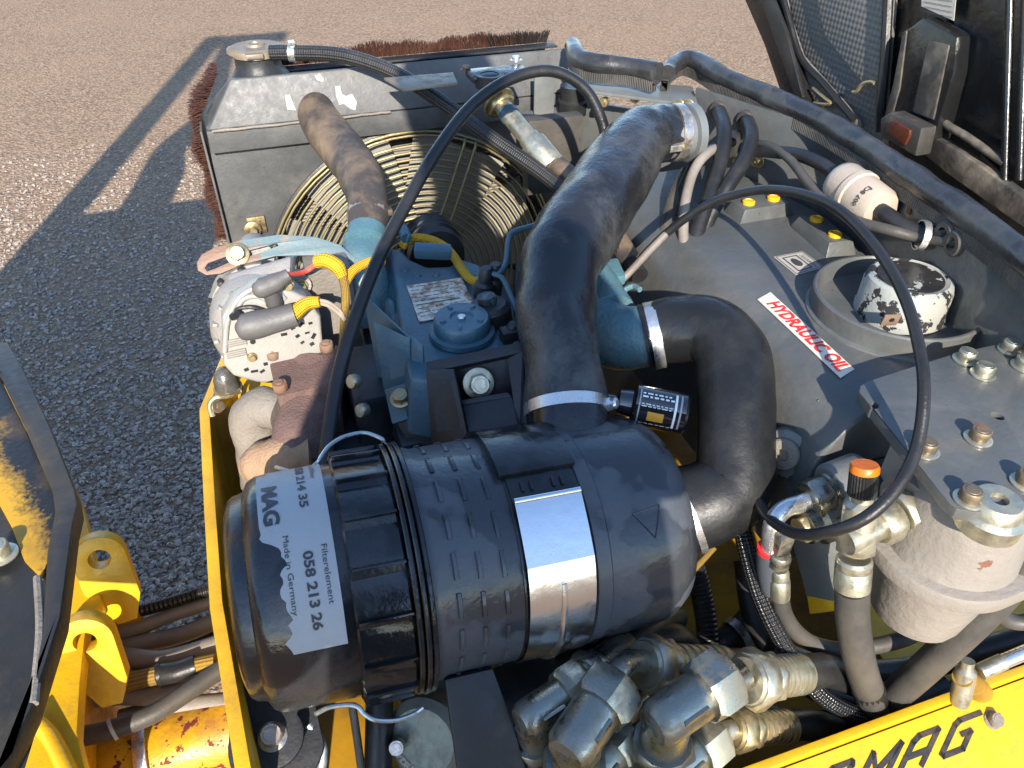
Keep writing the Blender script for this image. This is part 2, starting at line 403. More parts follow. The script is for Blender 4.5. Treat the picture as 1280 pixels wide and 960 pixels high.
metal('fitting', (.31, .30, .25), .27, dirt=(.12, .095, .055), amt=.6, sc_=35, m=.95); metal('brass_guard', (.20, .17, .085), .45, amt=.35, m=.55)
metal('clamp', (.42, .39, .35), .3, dirt=(.3, .2, .12), amt=.5); metal('chrome', (.75, .75, .76), .1, amt=.08)
metal('rusty_bolt', (.20, .16, .11), .5, rust=(.13, .055, .03)); metal('strap_steel', (.66, .66, .66), .2, amt=.06, sc_=10, m=1.)
metal('wire_steel', (.42, .46, .47), .35, amt=.3); metal('rust', (.2, .13, .09), .7, rust=(.15, .066, .036), m=.3)
t = NT('asphalt')
v = t.vor(62); v2 = t.vor(140); big = t.noise(1.3, 5, .6); fine = t.noise(420, 2)
c = t.mix(t.ramp(v.outputs['Color'], .1, .9), (.18, .122, .080), (.36, .25, .165)); 
c = t.mix(t.ramp(v2.outputs['Color'], .7, .95, 0, .6), c, (.42, .32, .23)); c = t.mix(t.ramp(v.outputs['Distance'], .35, .75, 0, .5), c, (.08, .06, .045))
c = t.mix(t.ramp(big, .35, .7, 0, .35), c, (.30, .21, .14)); t.set(c, .95, 0, .08)
t.bump(t.ramp(v.outputs['Distance'], .1, .8, 1, 0), .005); t.bump(t.ramp(v2.outputs['Distance'], .1, .8, 1, 0), .002)
t = NT('stone'); oi = t.n('ShaderNodeNewGeometry').outputs['Random Per Island']
c = t.mix(oi, (.115, .098, .085), (.38, .32, .27)); c = t.mix(t.ramp(oi, .93, .94), c, (.42, .36, .30)); t.set(c, .8, 0, .35); t.bump(t.noise(300, 4), .002)
t = NT('bristle'); oi = t.n('ShaderNodeNewGeometry').outputs['Random Per Island']; t.set(t.mix(oi, (.030, .014, .010), (.085, .034, .020)), .55)
t = NT('bristle_shaded'); oi = t.n('ShaderNodeNewGeometry').outputs['Random Per Island']; t.set(t.mix(oi, (.008, .008, .008), (.028, .018, .014)), .5)  # darker bristle copy: shade on the brush's right end put into its colour
t = NT('foam'); sx = t.n('ShaderNodeSeparateXYZ'); t.l(t.pos, sx.inputs[0])
fa = t.math('SINE', t.math('MULTIPLY', t.math('ADD', sx.outputs[2], sx.outputs[1]), 330.), 0); fb = t.math('SINE', t.math('MULTIPLY', t.math('SUBTRACT', sx.outputs[2], sx.outputs[1]), 330.), 0)
h = t.math('MULTIPLY', fa, fb); c = t.mix(t.ramp(t.noise(9, 6), .4, .7), (.11, .115, .115), (.15, .135, .11)); c = t.mix(t.ramp(h, -.6, .6, .0, .45), c, (.055, .052, .05)); t.set(c, .6); t.bump(h, .0005)
t = NT('glass'); t.set((.9, .9, .9), .06); t.b.inputs['Transmission Weight'].default_value = 1.
t = NT('fin'); sx = t.n('ShaderNodeSeparateXYZ'); t.l(t.pos, sx.inputs[0]); h = t.math('SINE', t.math('MULTIPLY', sx.outputs[2], 900.), 0)
t.set(t.mix(t.ramp(t.noise(6, 5), .4, .7), (.15, .14, .12), (.22, .20, .165)), .6); t.bump(h, .001)

metal('tarnish', (.24, .20, .15), .5, dirt=(.12, .085, .05), amt=.8, sc_=40, m=.55)
metal('smoked', (.16, .155, .14), .13, dirt=(.08, .07, .05), amt=.4, m=.7)
# ============================================================ SETTING
g = MB(); g.add([(-60, -40, 0), (60, -40, 0), (60, 90, 0), (-60, 90, 0)], [(0, 1, 2, 3)])
o = g.build('ground', 'asphalt', None, flip=False); o['kind'] = 'structure'
# loose stone chips that can be told apart beside the machine
m = MB()
ICO = [(0, 0, 1), (.89, 0, .45), (.28, .85, .45), (-.72, .53, .45), (-.72, -.53, .45), (.28, -.85, .45), (.72, .53, -.45), (-.28, .85, -.45), (-.89, 0, -.45), (-.28, -.85, -.45), (.72, -.53, -.45)]
ICF = [(0, 1, 2), (0, 2, 3), (0, 3, 4), (0, 4, 5), (0, 5, 1), (1, 6, 2), (2, 7, 3), (3, 8, 4), (4, 9, 5), (5, 10, 1), (6, 7, 2), (7, 8, 3), (8, 9, 4), (9, 10, 5), (10, 6, 1)]
rs = random.Random(3)
for k in range(15500):
    px = rs.uniform(-30, 330); py = 180 + 640*rs.random()**.8
    p = pz(px, py, CAM_Z)
    if p.y > 4.6: continue
    r_ = rs.choice((.004, .005, .0055, .006, .007, .0085, .0105)); a = rs.random()*6.28; ca, sa = math.cos(a), math.sin(a)
    sx, sy, sz = r_*rs.uniform(.8, 1.4), r_*rs.uniform(.6, 1.0), r_*rs.uniform(.45, .8)
    q = [V((x*sx*rs.uniform(.8, 1.2), y*sy*rs.uniform(.8, 1.2), z*sz)) for x, y, z in ICO]
    m.add([V((p.x+v.x*ca-v.y*sa, p.y+v.x*sa+v.y*ca, sz*.35+v.z)) for v in q], ICF)
o = m.build('gravel', 'stone', None, flip=False, sharp=25); o['kind'] = 'stuff'
tag(o, 'loose grey stone chips on the ground left of the engine', 'gravel')

# ============================================================ CHASSIS
ch = thing('chassis', 'yellow painted chassis tray around the engine with side plate and lettered flange', 'chassis', (0.3, .6, .55))
# left side plate: outline of its top edge, extruded down
out = [pz(274, 440, .67), pz(249, 512, .68), pz(255, 640, .68), pz(262, 760, .68), pz(297, 985, .68)]
inn = [p + V((.013, .004, 0)) for p in out]
poly = [(p.x, p.y) for p in out] + [(p.x, p.y) for p in reversed(inn)]
m = MB(); m.prism(poly, (0, 0, Z(.68)), EX, EY, -.55); m.build('side_plate', 'yellow_paint', ch, bevel=.0012)
m = MB(); m.box((.47, .80, Z(1.02)), (1.20, 1.25, .012)); m.build('floor', 'yellow_dirty', ch)
m = MB(); m.box((.30, 1.06, Z(.93)), (.85, .014, .46)); m.build('cross_plate', 'engine_dark', ch); m = MB(); m.box((.86, .78, Z(.905)), (.44, .98, .010)); m.build('raised_floor', 'yellow_paint', ch)
m = MB(); m.box((.012, 1.045, Z(.745)), (.24, .10, .010)); m.build('ledge', 'yellow_paint', ch, bevel=.001)
# front flange with the lettering: a tilted lip, then a skirt
A = pz(700, 1046, .80); B = pz(1330, 834, .80)
fa = V((1, -.004, 0)); N_ = V((0, -.97, -.24)).normalized()
m = MB(); x0, x1 = .10, 1.10; y0 = .272
m.hexa([V((x0, y0, Z(.80)-.008)), V((x1, y0, Z(.80)-.008)), V((x1, y0, Z(.80))), V((x0, y0, Z(.80)))],
       [V((x0, y0-.078, Z(.838)-.008)), V((x1, y0-.078, Z(.838)-.008)), V((x1, y0-.078, Z(.838))), V((x0, y0-.078, Z(.838)))])
m.build('flange', 'yellow_paint', ch, bevel=.0015)
m = MB(); m.box(((x0+x1)/2, y0+.0065, Z(.862)), (x1-x0, .009, .14)); fl = m.build('flange_web', 'yellow_paint', ch, bevel=.0015)
m = MB(); m.box(((x0+x1)/2, y0-.083, Z(1.0)), (x1-x0, .008, .30)); m.build('skirt', 'rust', ch)
# lettering as stroke shapes, sheared
fo = V((0, y0, Z(.80)+.0006)); fy = V((0, .078, .038)).normalized(); fx = EX
def stroke(mb, pts, wdt, o, ax, ay, lift):
    for a, b in zip(pts[:-1], pts[1:]):
        a = V((a[0], a[1], 0)); b = V((b[0], b[1], 0)); t_ = (b-a); L = t_.length
        if L < 1e-6: continue
        t_ /= L; n_ = V((-t_.y, t_.x, 0))*wdt/2; e = t_*wdt*.42
        q = [a-e+n_, a-e-n_, b+e-n_, b+e+n_]
        mb.add([o + ax*p.x + ay*p.y + lift for p in q], [(0, 1, 2, 3)])
LET = {'B': [[(0, 0), (0, 1), (.75, 1), (.75, .55), (.08, .55)], [(.75, .5), (.75, 0), (0, 0)]],
       'O': [[(.05, 0), (0, .1), (0, .9), (.1, 1), (.7, 1), (.75, .9), (.75, .1), (.7, 0), (.05, 0)]],
       'M': [[(0, 0), (0, 1), (.45, .35), (.9, 1), (.9, 0)]], 'A': [[(0, 0), (0, .85), (.12, 1), (.75, 1), (.75, 0)], [(.0, .42), (.75, .42)]],
       'G': [[(.8, 1), (.1, 1), (0, .9), (0, .08), (.1, 0), (.75, 0), (.75, .5), (.45, .5)]]}
pG = pz(1150, 918, .815)
wl, hl = .0535, .0255
ux = pG.x - 4*wl
n_up = fx.cross(fy)
if n_up.z < 0: n_up = -n_up
for i, c_ in enumerate('BOMAG'):
    m = MB(); extra = 0
    for j, st in enumerate(LET[c_]):
        stroke(m, [(ux + i*wl*1.02 + a*.040 + b*hl*1.5, -.042 + b*hl) for a, b in st], .0052, fo, fx, fy, n_up*(.0006+.0002*j))
    m.build('letter', 'decal_black', ch, flip=False)
bolt(ch, pz(1240, 900, .812), n_up, .014, .008, .010, 'dull_cast')
# scrapes along the lip
# ============================================================ LEFT HALF OF THE MACHINE (platform, lugs)
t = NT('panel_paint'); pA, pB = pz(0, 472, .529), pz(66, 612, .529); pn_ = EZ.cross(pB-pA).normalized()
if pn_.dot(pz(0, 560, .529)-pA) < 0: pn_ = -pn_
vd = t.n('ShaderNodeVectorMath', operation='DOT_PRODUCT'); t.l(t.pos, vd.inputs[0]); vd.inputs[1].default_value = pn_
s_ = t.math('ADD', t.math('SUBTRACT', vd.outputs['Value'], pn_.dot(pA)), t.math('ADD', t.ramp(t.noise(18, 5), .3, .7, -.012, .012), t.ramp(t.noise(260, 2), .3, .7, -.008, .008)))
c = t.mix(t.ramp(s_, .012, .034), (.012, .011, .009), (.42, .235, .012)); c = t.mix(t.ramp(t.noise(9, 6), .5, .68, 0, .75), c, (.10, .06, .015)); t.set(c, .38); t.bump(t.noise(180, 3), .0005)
pf = thing('platform', 'yellow and black platform edge of the other machine half in the lower left', 'platform', (-.5, .6, .8))
def flatpoly(pts, h, th, name, mat, parent, bevel=0, slope=None):
    P = [pz(x, y, (h(x, y) if callable(h) else h)) for x, y in pts]
    m = MB(); n = len(P)
    m.add(P + [p - V((0, 0, th)) for p in P], [tuple(range(n)), tuple(reversed(range(n, 2*n)))] + [(k, n+k, n+(k+1) % n, (k+1) % n) for k in range(n)])
    return m.build(name, mat, parent, bevel=bevel)
flatpoly([(-70, 390), (-6, 426), (10, 428), (33, 470), (62, 533), (93, 612), (96, 630), (90, 655), (75, 770), (38, 885), (-5, 975), (-45, 1010), (10, 940), (52, 790), (58, 690), (68, 640), (64, 612), (30, 533), (0, 470), (-60, 380)], .52, .022, 'rubber_edge', 'platform_black', pf, .003)
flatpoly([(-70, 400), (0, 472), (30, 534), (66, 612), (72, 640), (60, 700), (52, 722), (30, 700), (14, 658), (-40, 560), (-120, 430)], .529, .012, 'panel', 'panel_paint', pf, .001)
flatpoly([(-120, 440), (-40, 560), (14, 656), (32, 702), (54, 722), (58, 700), (56, 790), (12, 940), (-45, 1015), (-200, 900)], .533, .010, 'deck_plate', 'platform_black', pf, .001)
m = MB(); a_ = pz(47, 722, .523); b_ = pz(42, 880, .523); m.tube([a_, pz(50, 790, .523), b_], .0035, 8); m.build('trim_rod', 'dull_cast', pf)
bolt(pf, pz(3, 694, .527), EZ, .016, .012, .013, 'zinc_pale')
# yellow body below the edge
flatpoly([(-100, 400), (44, 500), (98, 618), (108, 650), (118, 700), (126, 752), (108, 775), (100, 850), (96, 915), (112, 985), (-60, 1050)], .71, .02, 'top_flange', 'yellow_paint', pf, .002)
flatpoly([(-120, 420), (-20, 510), (30, 630), (60, 745), (40, 880), (60, 985), (-120, 1050)], .735, .36, 'body', 'yellow_oily', pf, .004)
m = MB(); m.tube([pz(40, 900, .70), pz(62, 920, .705), pz(85, 965, .705), pz(100, 1000, .705)], .008, 10); m.build('weld_rib', 'yellow_paint', pf)
m = MB(); m.box(pd(165, 800, 1.06), (.05, .012, .30)); m.build('gusset', 'yellow_dirty', pf, bevel=.002)
for (px, py, d, s_, rt) in ((126, 690, .86, .0265, .10), (111, 790, .815, .0275, -.03)):
    c = pd(px, py, d); ax = V((math.cos(rt), math.sin(rt), 0)); ay = V((-.14, .30, .9)).normalized(); ay = (ay-ax*ay.dot(ax)).normalized()
    pts = [(s_*math.cos(rad(q)), s_*math.sin(rad(q))) for q in range(0, 181, 12)] + [(-s_, -.035), (-s_*.2, -.085), (s_*.55, -.085), (s_, -.055)]
    m = MB(); m.prism(pts, c, ax, ay, .018, [circ(0, 0, .0115, 20)]); m.build('lug', 'yellow_paint', pf, bevel=.0015)
# unseen front body and roll-over frame left of the view, shaped to cast the ground shadow
fb = thing('roller_front', 'yellow front body and roll bar of the roller, seen as a shadow on the ground', 'roller', (-1.2, .9, 0))
m = MB(); m.box((-1.265, .94, .66), (.77, .12, 1.20)); m.box((-.76, .94, .66), (.28, .12, 1.18)); m.build('body', 'yellow_paint', fb, bevel=.02)
m = MB(); m.box((-.57, .94, .33), (.36, .06, .56)); m.build('shade_box', 'platform_black', fb, bevel=.01)  # black box added only to shade the ground left of the engine
m = MB(); m.box((-1.13, 1.30, .95), (.72, .40, .66)); m.build('hood_block', 'yellow_paint', fb, bevel=.02)
m = MB(); m.box((-1.445, 1.48, 1.90), (.145, .08, 2.3)); m.build('post', 'yellow_paint', fb, bevel=.01)
m = MB(); m.box((-1.20, 1.48, 2.97), (.62, .10, .12)); m.build('crossbar', 'yellow_paint', fb, bevel=.01)
m = MB(); m.tube([(-1.30, 1.48, 2.95), (-1.22, 1.48, 2.5), (-1.12, 1.48, 2.15), (-1.11, 1.48, 1.95), (-1.17, 1.48, 1.68), (-1.12, 1.48, 1.45), (-1.10, 1.48, 1.2)], [.06, .075, .07, .07, .09, .11, .12], 12); m.build('brace', 'yellow_paint', fb)
for x in (-1.45, -1.0):
    m = MB(); m.lathe([(0, -.24), (.10, -.24), (.115, -.2), (.115, .2), (.10, .24), (0, .24)], (x, .75, .115), EY, 32); m.build('wheel', 'rubber', fb)

# ------------------------------------------------------------ hoses across the articulation gap
AH = [('corrugated', [(90, 775), (180, 762), (270, 735)], .88, .0085, 'thin black hose, uppermost across the yellow gap'),
      ('hose_dusty', [(90, 800), (160, 788), (215, 768), (275, 748)], .90, .011, 'brown hose second from the top across the yellow gap'),
      ('hose_dusty', [(85, 825), (170, 806), (225, 794), (280, 772)], .91, .012, 'tan hose below the brown hose across the yellow gap'),
      ('rubber', [(80, 838), (160, 815), (230, 800), (280, 790)], .93, .008, 'oily black hose in the middle of the gap hoses'),
      ('hose_dusty', [(90, 818), (150, 822), (205, 826), (275, 806)], .885, .0135, 'pale dusty hose with a cut end above the yellow sleeve'),
      ('hose_dusty', [(85, 875), (150, 868), (200, 868), (240, 850), (280, 830)], .90, .0130, 'grey hose just below the yellow sleeved hose'),
      ('rubber_grey', [(95, 922), (140, 912), (190, 893), (230, 868), (285, 830)], .87, .0115, 'stiff grey hose curving up, lowest across the gap'),
      ('hose_dusty', [(150, 900), (215, 885), (285, 878)], .93, .013, 'short dusty hose behind the stiff grey hose')]
for mat_, pts, h, r, lab in AH:
    m = MB(); m.tube([pz(x, y, h) for x, y in pts], r, 12); single('hydraulic_hose', m, mat_, lab, 'hose', 'hoses across the articulation gap')
yh = thing('sleeved_hose', 'yellow braided sleeve over a hose with a cable tie in the gap', 'hose', pz(190, 850, .89), 'hoses across the articulation gap')
m = MB(); m.tube([pz(100, 862, .885), pz(150, 855, .88), pz(205, 842, .875), pz(270, 828, .87)], .0115, 12); m.build('sleeve', 'sleeve_dirty', yh)
m = MB(); m.tube([pz(200, 843, .875), pz(222, 840, .872), pz(245, 832, .871)], .0135, 12); m.build('tape', 'rubber', yh)
m = MB(); m.lathe([(.0135, -.003), (.0145, -.003), (.0145, .003), (.0135, .003)], pz(200, 843, .875), V((1, .1, 0)), 16); m.build('cable_tie', 'rubber_clean', yh)
ring = MB(); ring.lathe([(.0115, -.002), (.0132, -.002), (.0132, .002), (.0115, .002)], pz(141, 912, .87), V((1, .35, .02)), 16); single('hose_marker', ring, 'label_paper', 'white ring around the stiff grey hose', 'ring')
# articulation joint below the hoses
aj = thing('joint_cylinder', 'yellow joint cylinder smeared with red grease under the hoses', 'cylinder', pz(225, 930, 1.02))
c = pz(235, 930, .97); m = MB(); m.lathe([(0, -.10), (.045, -.10), (.05, -.09), (.05, .10), (0, .10)], c, EX, 32); m.build('barrel', 'red_stain', aj)
m = MB(); m.lathe([(.035, -.006), (.058, -.006), (.06, 0), (.058, .008), (.035, .008)], c-V((.045, 0, 0)), EX, 32); m.build('collar', 'steel', aj)
m = MB(); m.box(c-V((.13, -.02, .02)), (.07, .10, .12)); m.build('lug_block', 'yellow_dirty', aj, bevel=.005)
# ============================================================ RADIATOR
paint('fan_grey', (.21, .205, .18), var=.2, dust=(.28, .25, .19), dust_amt=.5, rough=.5)
RV = 1.45
rd = thing('radiator', 'dusty grey radiator with fan guard, brush strips and torn stickers at the back', 'radiator', (.27, 1.5, Z(1.1)))
uL, uR = -.082, .60
# fan shroud face with its round opening
fc = V((.272, RV, Z(.828))); FR = .306
m = MB(); m.prism([(uL-.004-fc.x, .335), (uL-.014-fc.x, .14), (uL-.014-fc.x, -.30), (uR-fc.x, -.30), (uR-fc.x, .335)], fc, EX, EZ, -.012, [circ(0, 0, FR, 48)])
m.build('shroud', 'radiator_paint', rd, bevel=.0012)
m = MB(); m.lathe([(FR, -.006), (FR+.004, -.004), (FR+.004, .05), (FR, .05)], fc, EY, 56); m.build('shroud_ring', 'radiator_black', rd)
# strip under the tank, top tank with chamfered left corner
m = MB(); m.box(((uL+uR)/2, RV-.010, Z(.500)), (uR-uL+.006, .016, .040)); m.build('seam_strip', 'radiator_paint', rd, bevel=.002)
tp = [(uL, 0), (uR, 0), (uR, .078), (uL+.052, .088)]
m = MB()
b = [V((uL, RV-.02, Z(.478))), V((uR, RV-.02, Z(.478))), V((uR, RV+.12, Z(.478))), V((uL, RV+.12, Z(.478)))]
tt = [V((uL+.055, RV+.005, Z(.402))), V((uR, RV+.005, Z(.402))), V((uR, RV+.10, Z(.432))), V((uL+.055, RV+.10, Z(.425)))]
m.hexa(b, tt); m.build('top_tank', 'radiator_paint', rd, bevel=.004, seg=3)
m = MB(); m.tube([V((uL+.006, RV-.023, Z(.478))), V((.1, RV-.023, Z(.479))), V((.24, RV-.023, Z(.478)))], .0026, 8); m.wobble(.0015, 60); m.build('solder_seam', 'dull_cast', rd)
# core, side plates, fan
m = MB(); m.box((.26, RV+.105, Z(.80)), (uR-uL-.02, .05, .62)); m.build('core', 'fin', rd)
m = MB(); m.box((uL-.012, RV+.06, Z(.80)), (.004, .15, .64)); m.build('side_plate', 'radiator_paint', rd, bevel=.001)
m = MB(); m.box((uR+.006, RV+.06, Z(.80)), (.004, .15, .64)); m.build('side_plate', 'radiator_black', rd, bevel=.001)
fan_c = fc + V((0, .028, 0))
m = MB(); m.lathe([(0, -.05), (.05, -.05), (.055, -.045), (.055, .01), (0, .01)], fan_c, EY, 32); hub = m.build('fan_hub', 'radiator_black', rd)
for k in range(7):
    a = 2*math.pi*k/7 + .25; m = MB(); vs = []
    for i in range(6):
        r_ = .05 + .225*i/5; w_ = .05+.05*i/5; ca, sa = math.cos(a), math.sin(a); er = V((ca, 0, sa)); et = V((-sa, 0, ca))
        for j in (-1, 1):
            for e in (-.0015, .0015): vs.append(fan_c + er*r_ + et*(j*w_) + EY*(j*.020*(1-.5*i/5)+e))
    fs = []
    for i in range(5):
        q = i*4; fs += [(q, q+4, q+6, q+2), (q+1, q+3, q+7, q+5), (q, q+1, q+5, q+4), (q+2, q+6, q+7, q+3)]
    m.add(vs, fs); m.build('fan_blade', 'fan_grey', rd)
# wire guard: rings and paired radial rods
def gv(r): return -.012 - .030*(1-(r/FR)**2)
for k in range(20):
    r_ = FR - .001 - k*.0128
    if k == 1: r_ += .0055
    m = MB(); m.tube([fc + V((r_*math.cos(2*math.pi*j/56), gv(r_), r_*math.sin(2*math.pi*j/56))) for j in range(56)], .0024 if k else .003, 6, 1, closed=True, raw=True)
    m.build('guard_ring', 'brass_guard', rd)
for a0 in (66, 188, 308):
    for off in (-.012, .012):
        a = rad(a0); er = V((math.cos(a), 0, math.sin(a))); et = V((-math.sin(a), 0, math.cos(a)))
        pts = [fc + er*r_ + et*off + EY*(gv(r_)-.004) for r_ in (.05, .12, .2, .27, .295)] + [fc + er*.305 + et*off + EY*.0]
        m = MB(); m.tube(pts, .0030, 6, 4); m.build('guard_rod', 'brass_guard', rd)
bolt(rd, pv(316, 287, RV-.013), -EY, .016, .010, .016, 'zinc')
m = MB(); m.box(pv(321, 281, RV-.004), (.034, .006, .034)); m.build('tab', 'zinc', rd, bevel=.002)
# dark top plate and brushes
tv = RV+.125
m = MB(); m.box(((uL+.06+uR)/2+.0, tv+.004, Z(.452)), (uR-uL-.06, .006, .055)); m.build('top_plate', 'radiator_black', rd, bevel=.001)
m = MB(); m.box(((uL+.06+uR)/2+.012, tv-.010, Z(.424)), (uR-uL-.05, .030, .004)); m.build('top_lip', 'radiator_black', rd, bevel=.001)
rs = random.Random(5)
m = MB(); m2 = MB()
def bristle(mb, p, d, L, r_=.0007):
    x, y, a = frame(d); e = p + a*L
    mb.add([p+x*r_, p-x*r_*.5+y*r_*.87, p-x*r_*.5-y*r_*.87, e+x*r_*.5, e-x*r_*.3+y*r_*.4, e-x*r_*.3-y*r_*.4], [(0, 1, 4, 3), (1, 2, 5, 4), (2, 0, 3, 5), (3, 4, 5)])
for k in range(2600):
    u = rs.uniform(uL+.10, uR+.005); tgt = m if u < .50 + rs.uniform(-.06, .06) else m2
    L = .025*rs.uniform(.7, 1.08)*(1+.12*math.sin(u*31)+.1*math.sin(u*83)); 
    lean = .35*math.sin(u*23)+rs.uniform(-.25, .25)
    bristle(tgt, V((u, tv+rs.uniform(.006, .014), Z(.422))), V((lean, rs.uniform(-.1, .3), 1)), L, .0009)
m.build('brush', 'bristle', rd, kind='stuff', flip=False); m2.build('brush', 'bristle_shaded', rd, kind='stuff', flip=False)
m = MB()
for k in range(2600):
    f = rs.random(); z = Z(.40+.32*f); u = uL-.014 + (.05*(1-f/.25) if f < .25 else 0)
    L = .022*rs.uniform(.6, 1.1)*(1+.3*math.sin(z*70)); bristle(m, V((u, tv-.06+rs.uniform(-.03, .04), z)), V((-1, rs.uniform(-.3, .2), .25*math.sin(z*40)+rs.uniform(-.35, .35))), L, .0009)
m.build('brush', 'bristle', rd, kind='stuff', flip=False)
# torn white stickers on the tank
def blob(pts, z_off, name, mat, parent):
    m = MB(); P = []
    nrm = V((0, -1, .3)).normalized()
    for x, y in pts: P.append(pv(x, y, RV-.008) )
    # lie on the sloped front of the tank
    b0 = V((uL, RV-.02, Z(.478))); t0 = V((uL, RV+.005, Z(.398))); nn = (EX).cross(t0-b0).normalized()
    if nn.y > 0: nn = -nn
    Q = []
    for x, y in pts:
        r = ray(x, y); k = (b0-CAM).dot(nn)/r.dot(nn); Q.append(CAM+r*k+nn*.0012)
    m.add(Q, [tuple(range(len(Q)))]); return m.build(name, mat, parent, flip=False)
blob([(356, 119), (362, 118), (369, 135), (370, 138), (359, 137)], 0, 'sticker', 'label_torn', rd)
blob([(419, 108), (425, 107), (427, 117), (432, 120), (440, 117), (446, 128), (444, 138), (438, 136), (430, 130), (424, 131), (420, 120)], 0, 'sticker', 'label_torn', rd)
blob([(393, 94), (399, 93), (405, 99), (404, 103), (396, 100)], 0, 'sticker', 'label_torn', rd)
# aluminium plate and clips on the right of the tank
m = MB(); P = [pz(505, 112, .394), pz(572, 103, .394), pz(566, 90, .394), pz(480, 97, .394)]; m.add(P+[p-V((0, 0, .004)) for p in P], [(0, 1, 2, 3), (7, 6, 5, 4), (0, 4, 5, 1), (1, 5, 6, 2), (2, 6, 7, 3), (3, 7, 4, 0)]); m.build('plate', 'tarnish', rd, bevel=.0006)
m = MB(); m.box(pz(622, 92, .382), (.10, .05, .012)); m.build('latch', 'black_paint', rd, bevel=.004); bolt(rd, pz(645, 76, .376), EZ, .012, .006, .011, 'steel'); bolt(rd, pz(583, 88, .38), EZ, .012, .006, .010, 'rusty_bolt')
m = MB(); m.lathe([(.016, 0), (.024, 0), (.024, .02), (.016, .02)], pz(612, 108, .395), EZ, 24); m.build('grommet', 'radiator_black', rd)
# filler neck and cap
cc = pz(320, 64, .378)
m = MB(); m.lathe([(.0, -.04), (.052, -.04), (.047, -.034), (.041, -.026), (.040, -.012), (.040, -.008), (.040, -.002), (.0, -.002)], cc, EZ, 40); m.build('filler_neck', 'radiator_black', rd)
m = MB(); pts = []
n = 72
vs = []
for (rr, t_, wv) in ((.0, -.004, 0), (.046, -.004, .0), (.0475, .001, .002), (.0465, .007, .002), (.040, .010, .001), (.037, .009, 0), (.018, .010, 0), (.017, .014, 0), (.010, .014, 0), (.009, .0115, 0), (.0, .0115, 0)):
    vs.append([cc + V(((rr + wv*math.cos(2*q*2*math.pi/n)*1.6)*math.cos(2*math.pi*q/n), (rr+wv*math.cos(2*q*2*math.pi/n)*1.6)*math.sin(2*math.pi*q/n), t_)) for q in range(n)])
fl_ = [p for r_ in vs for p in r_]; fs = []
for i in range(len(vs)-1):
    for q in range(n): fs.append((i*n+q, i*n+(q+1) % n, (i+1)*n+(q+1) % n, (i+1)*n+q))
m.add(fl_, fs); cp = m.build('filler_cap', 'tarnish', rd); cp['label'] = 'tarnished metal cap on the filler neck'
m = MB(); m.box(cc+V((-.005, -.047, .004)), (.03, .012, .008)); m.build('cap_tab', 'tarnish', cp, bevel=.002)
# overflow neck + braided hose
bh = thing('overflow_hose', 'black braided hose from the radiator cap across the fan guard', 'hose', pd(560, 130, 1.34))
PTS = [(338, 66, 1.345), (366, 66, 1.345), (430, 70, 1.345), (495, 92, 1.345), (555, 130, 1.335), (622, 178, 1.31), (690, 226, 1.27), (755, 285, 1.18), (800, 345, 1.1)]
m = MB(); m.tube([pd(*p) for p in PTS], .0128, 16, 10); m.build('hose', 'braid', bh)
m = MB(); a_ = pd(366, 66, 1.345); t_ = (pd(430, 70, 1.345)-pd(340, 66, 1.345)).normalized(); m.lathe([(.0128, -.006), (.0150, -.006), (.0150, .006), (.0128, .006)], a_, t_, 24); cl = m.build('clamp', 'steel', bh)
m = MB(); m.box(a_+V((0, -.004, .017)), (.011, .010, .008)); m.build('clamp_screw', 'steel', cl, bevel=.001)
# upper coolant hose
rh = thing('coolant_hose', 'fat brown dusty S-shaped coolant hose from radiator to blue engine', 'hose', pd(430, 200, 1.3))
m = MB(); m.tube([pd(384, 116, 1.44), pd(393, 134, 1.405), pd(404, 158, 1.36), pd(428, 188, 1.30), pd(450, 220, 1.23), pd(460, 256, 1.18), pd(459, 292, 1.15)], [.031, .034, .037, .0375, .0355, .031, .0295], 24, 8); m.wobble(.0022, 22); m.build('hose', 'rubber_brown', rh)
for px, py, d, r_, t2 in ((386, 122, 1.43, .0345, (396, 140, 1.39)), (460, 270, 1.17, .0312, (459, 285, 1.155))):
    a_ = pd(px, py, d); t_ = (pd(*t2)-a_).normalized(); m = MB(); m.lathe([(r_-.003, -.006), (r_+.0008, -.006), (r_+.0008, .006), (r_-.003, .006)], a_, t_, 28); cl = m.build('clamp', 'clamp', rh)
    m = MB(); m.box(a_+V((.030, -.004, .004)), (.014, .010, .010)); m.build('clamp_screw', 'rusty_bolt', cl, bevel=.001)
# zinc pipe fitting with crimped sleeve
zf = thing('pipe_fitting', 'zinc yellow pipe fitting with a thick sleeve above the fan guard', 'fitting', pd(655, 170, 1.33))
a_, b_, c_, d_ = pd(626, 131, 1.345), pd(665, 178, 1.315), pd(666, 179, 1.314), pd(696, 206, 1.295)
dx = (b_-a_).normalized()
m = MB(); m.hexa_nut(a_-dx*.004, dx, .046, .012); m.build('nut', 'zinc', zf)
m = MB(); m.lathe([(.0, -.003), (.030, -.003), (.030, .0), (.0, .0)], a_-dx*.004, dx, 28); m.build('flange_washer', 'zinc', zf)
m = MB(); m.tube([a_+dx*.008, a_+dx*.012, b_], [.0165, .0165, .0165], 20, 2); m.build('tube', 'zinc_pale', zf)
m = MB(); m.lathe([(.0167, 0), (.0178, .0), (.0178, .012), (.0167, .012)], a_+dx*.020, dx, 24); m.build('painted_band', 'engine_blue', zf)
m = MB(); L = (d_-c_).length; m.lathe([(.0, -.012), (.019, -.012), (.0195, 0), (.024, .003), (.024, L-.004), (.022, L), (0, L)], c_, dx, 28); m.build('sleeve', 'zinc_pale', zf)
m = MB(); m.tube([d_, pd(722, 230, 1.27), pd(750, 265, 1.22), pd(790, 330, 1.12)], .0165, 14); m.build('hose', 'rubber_brown', zf)
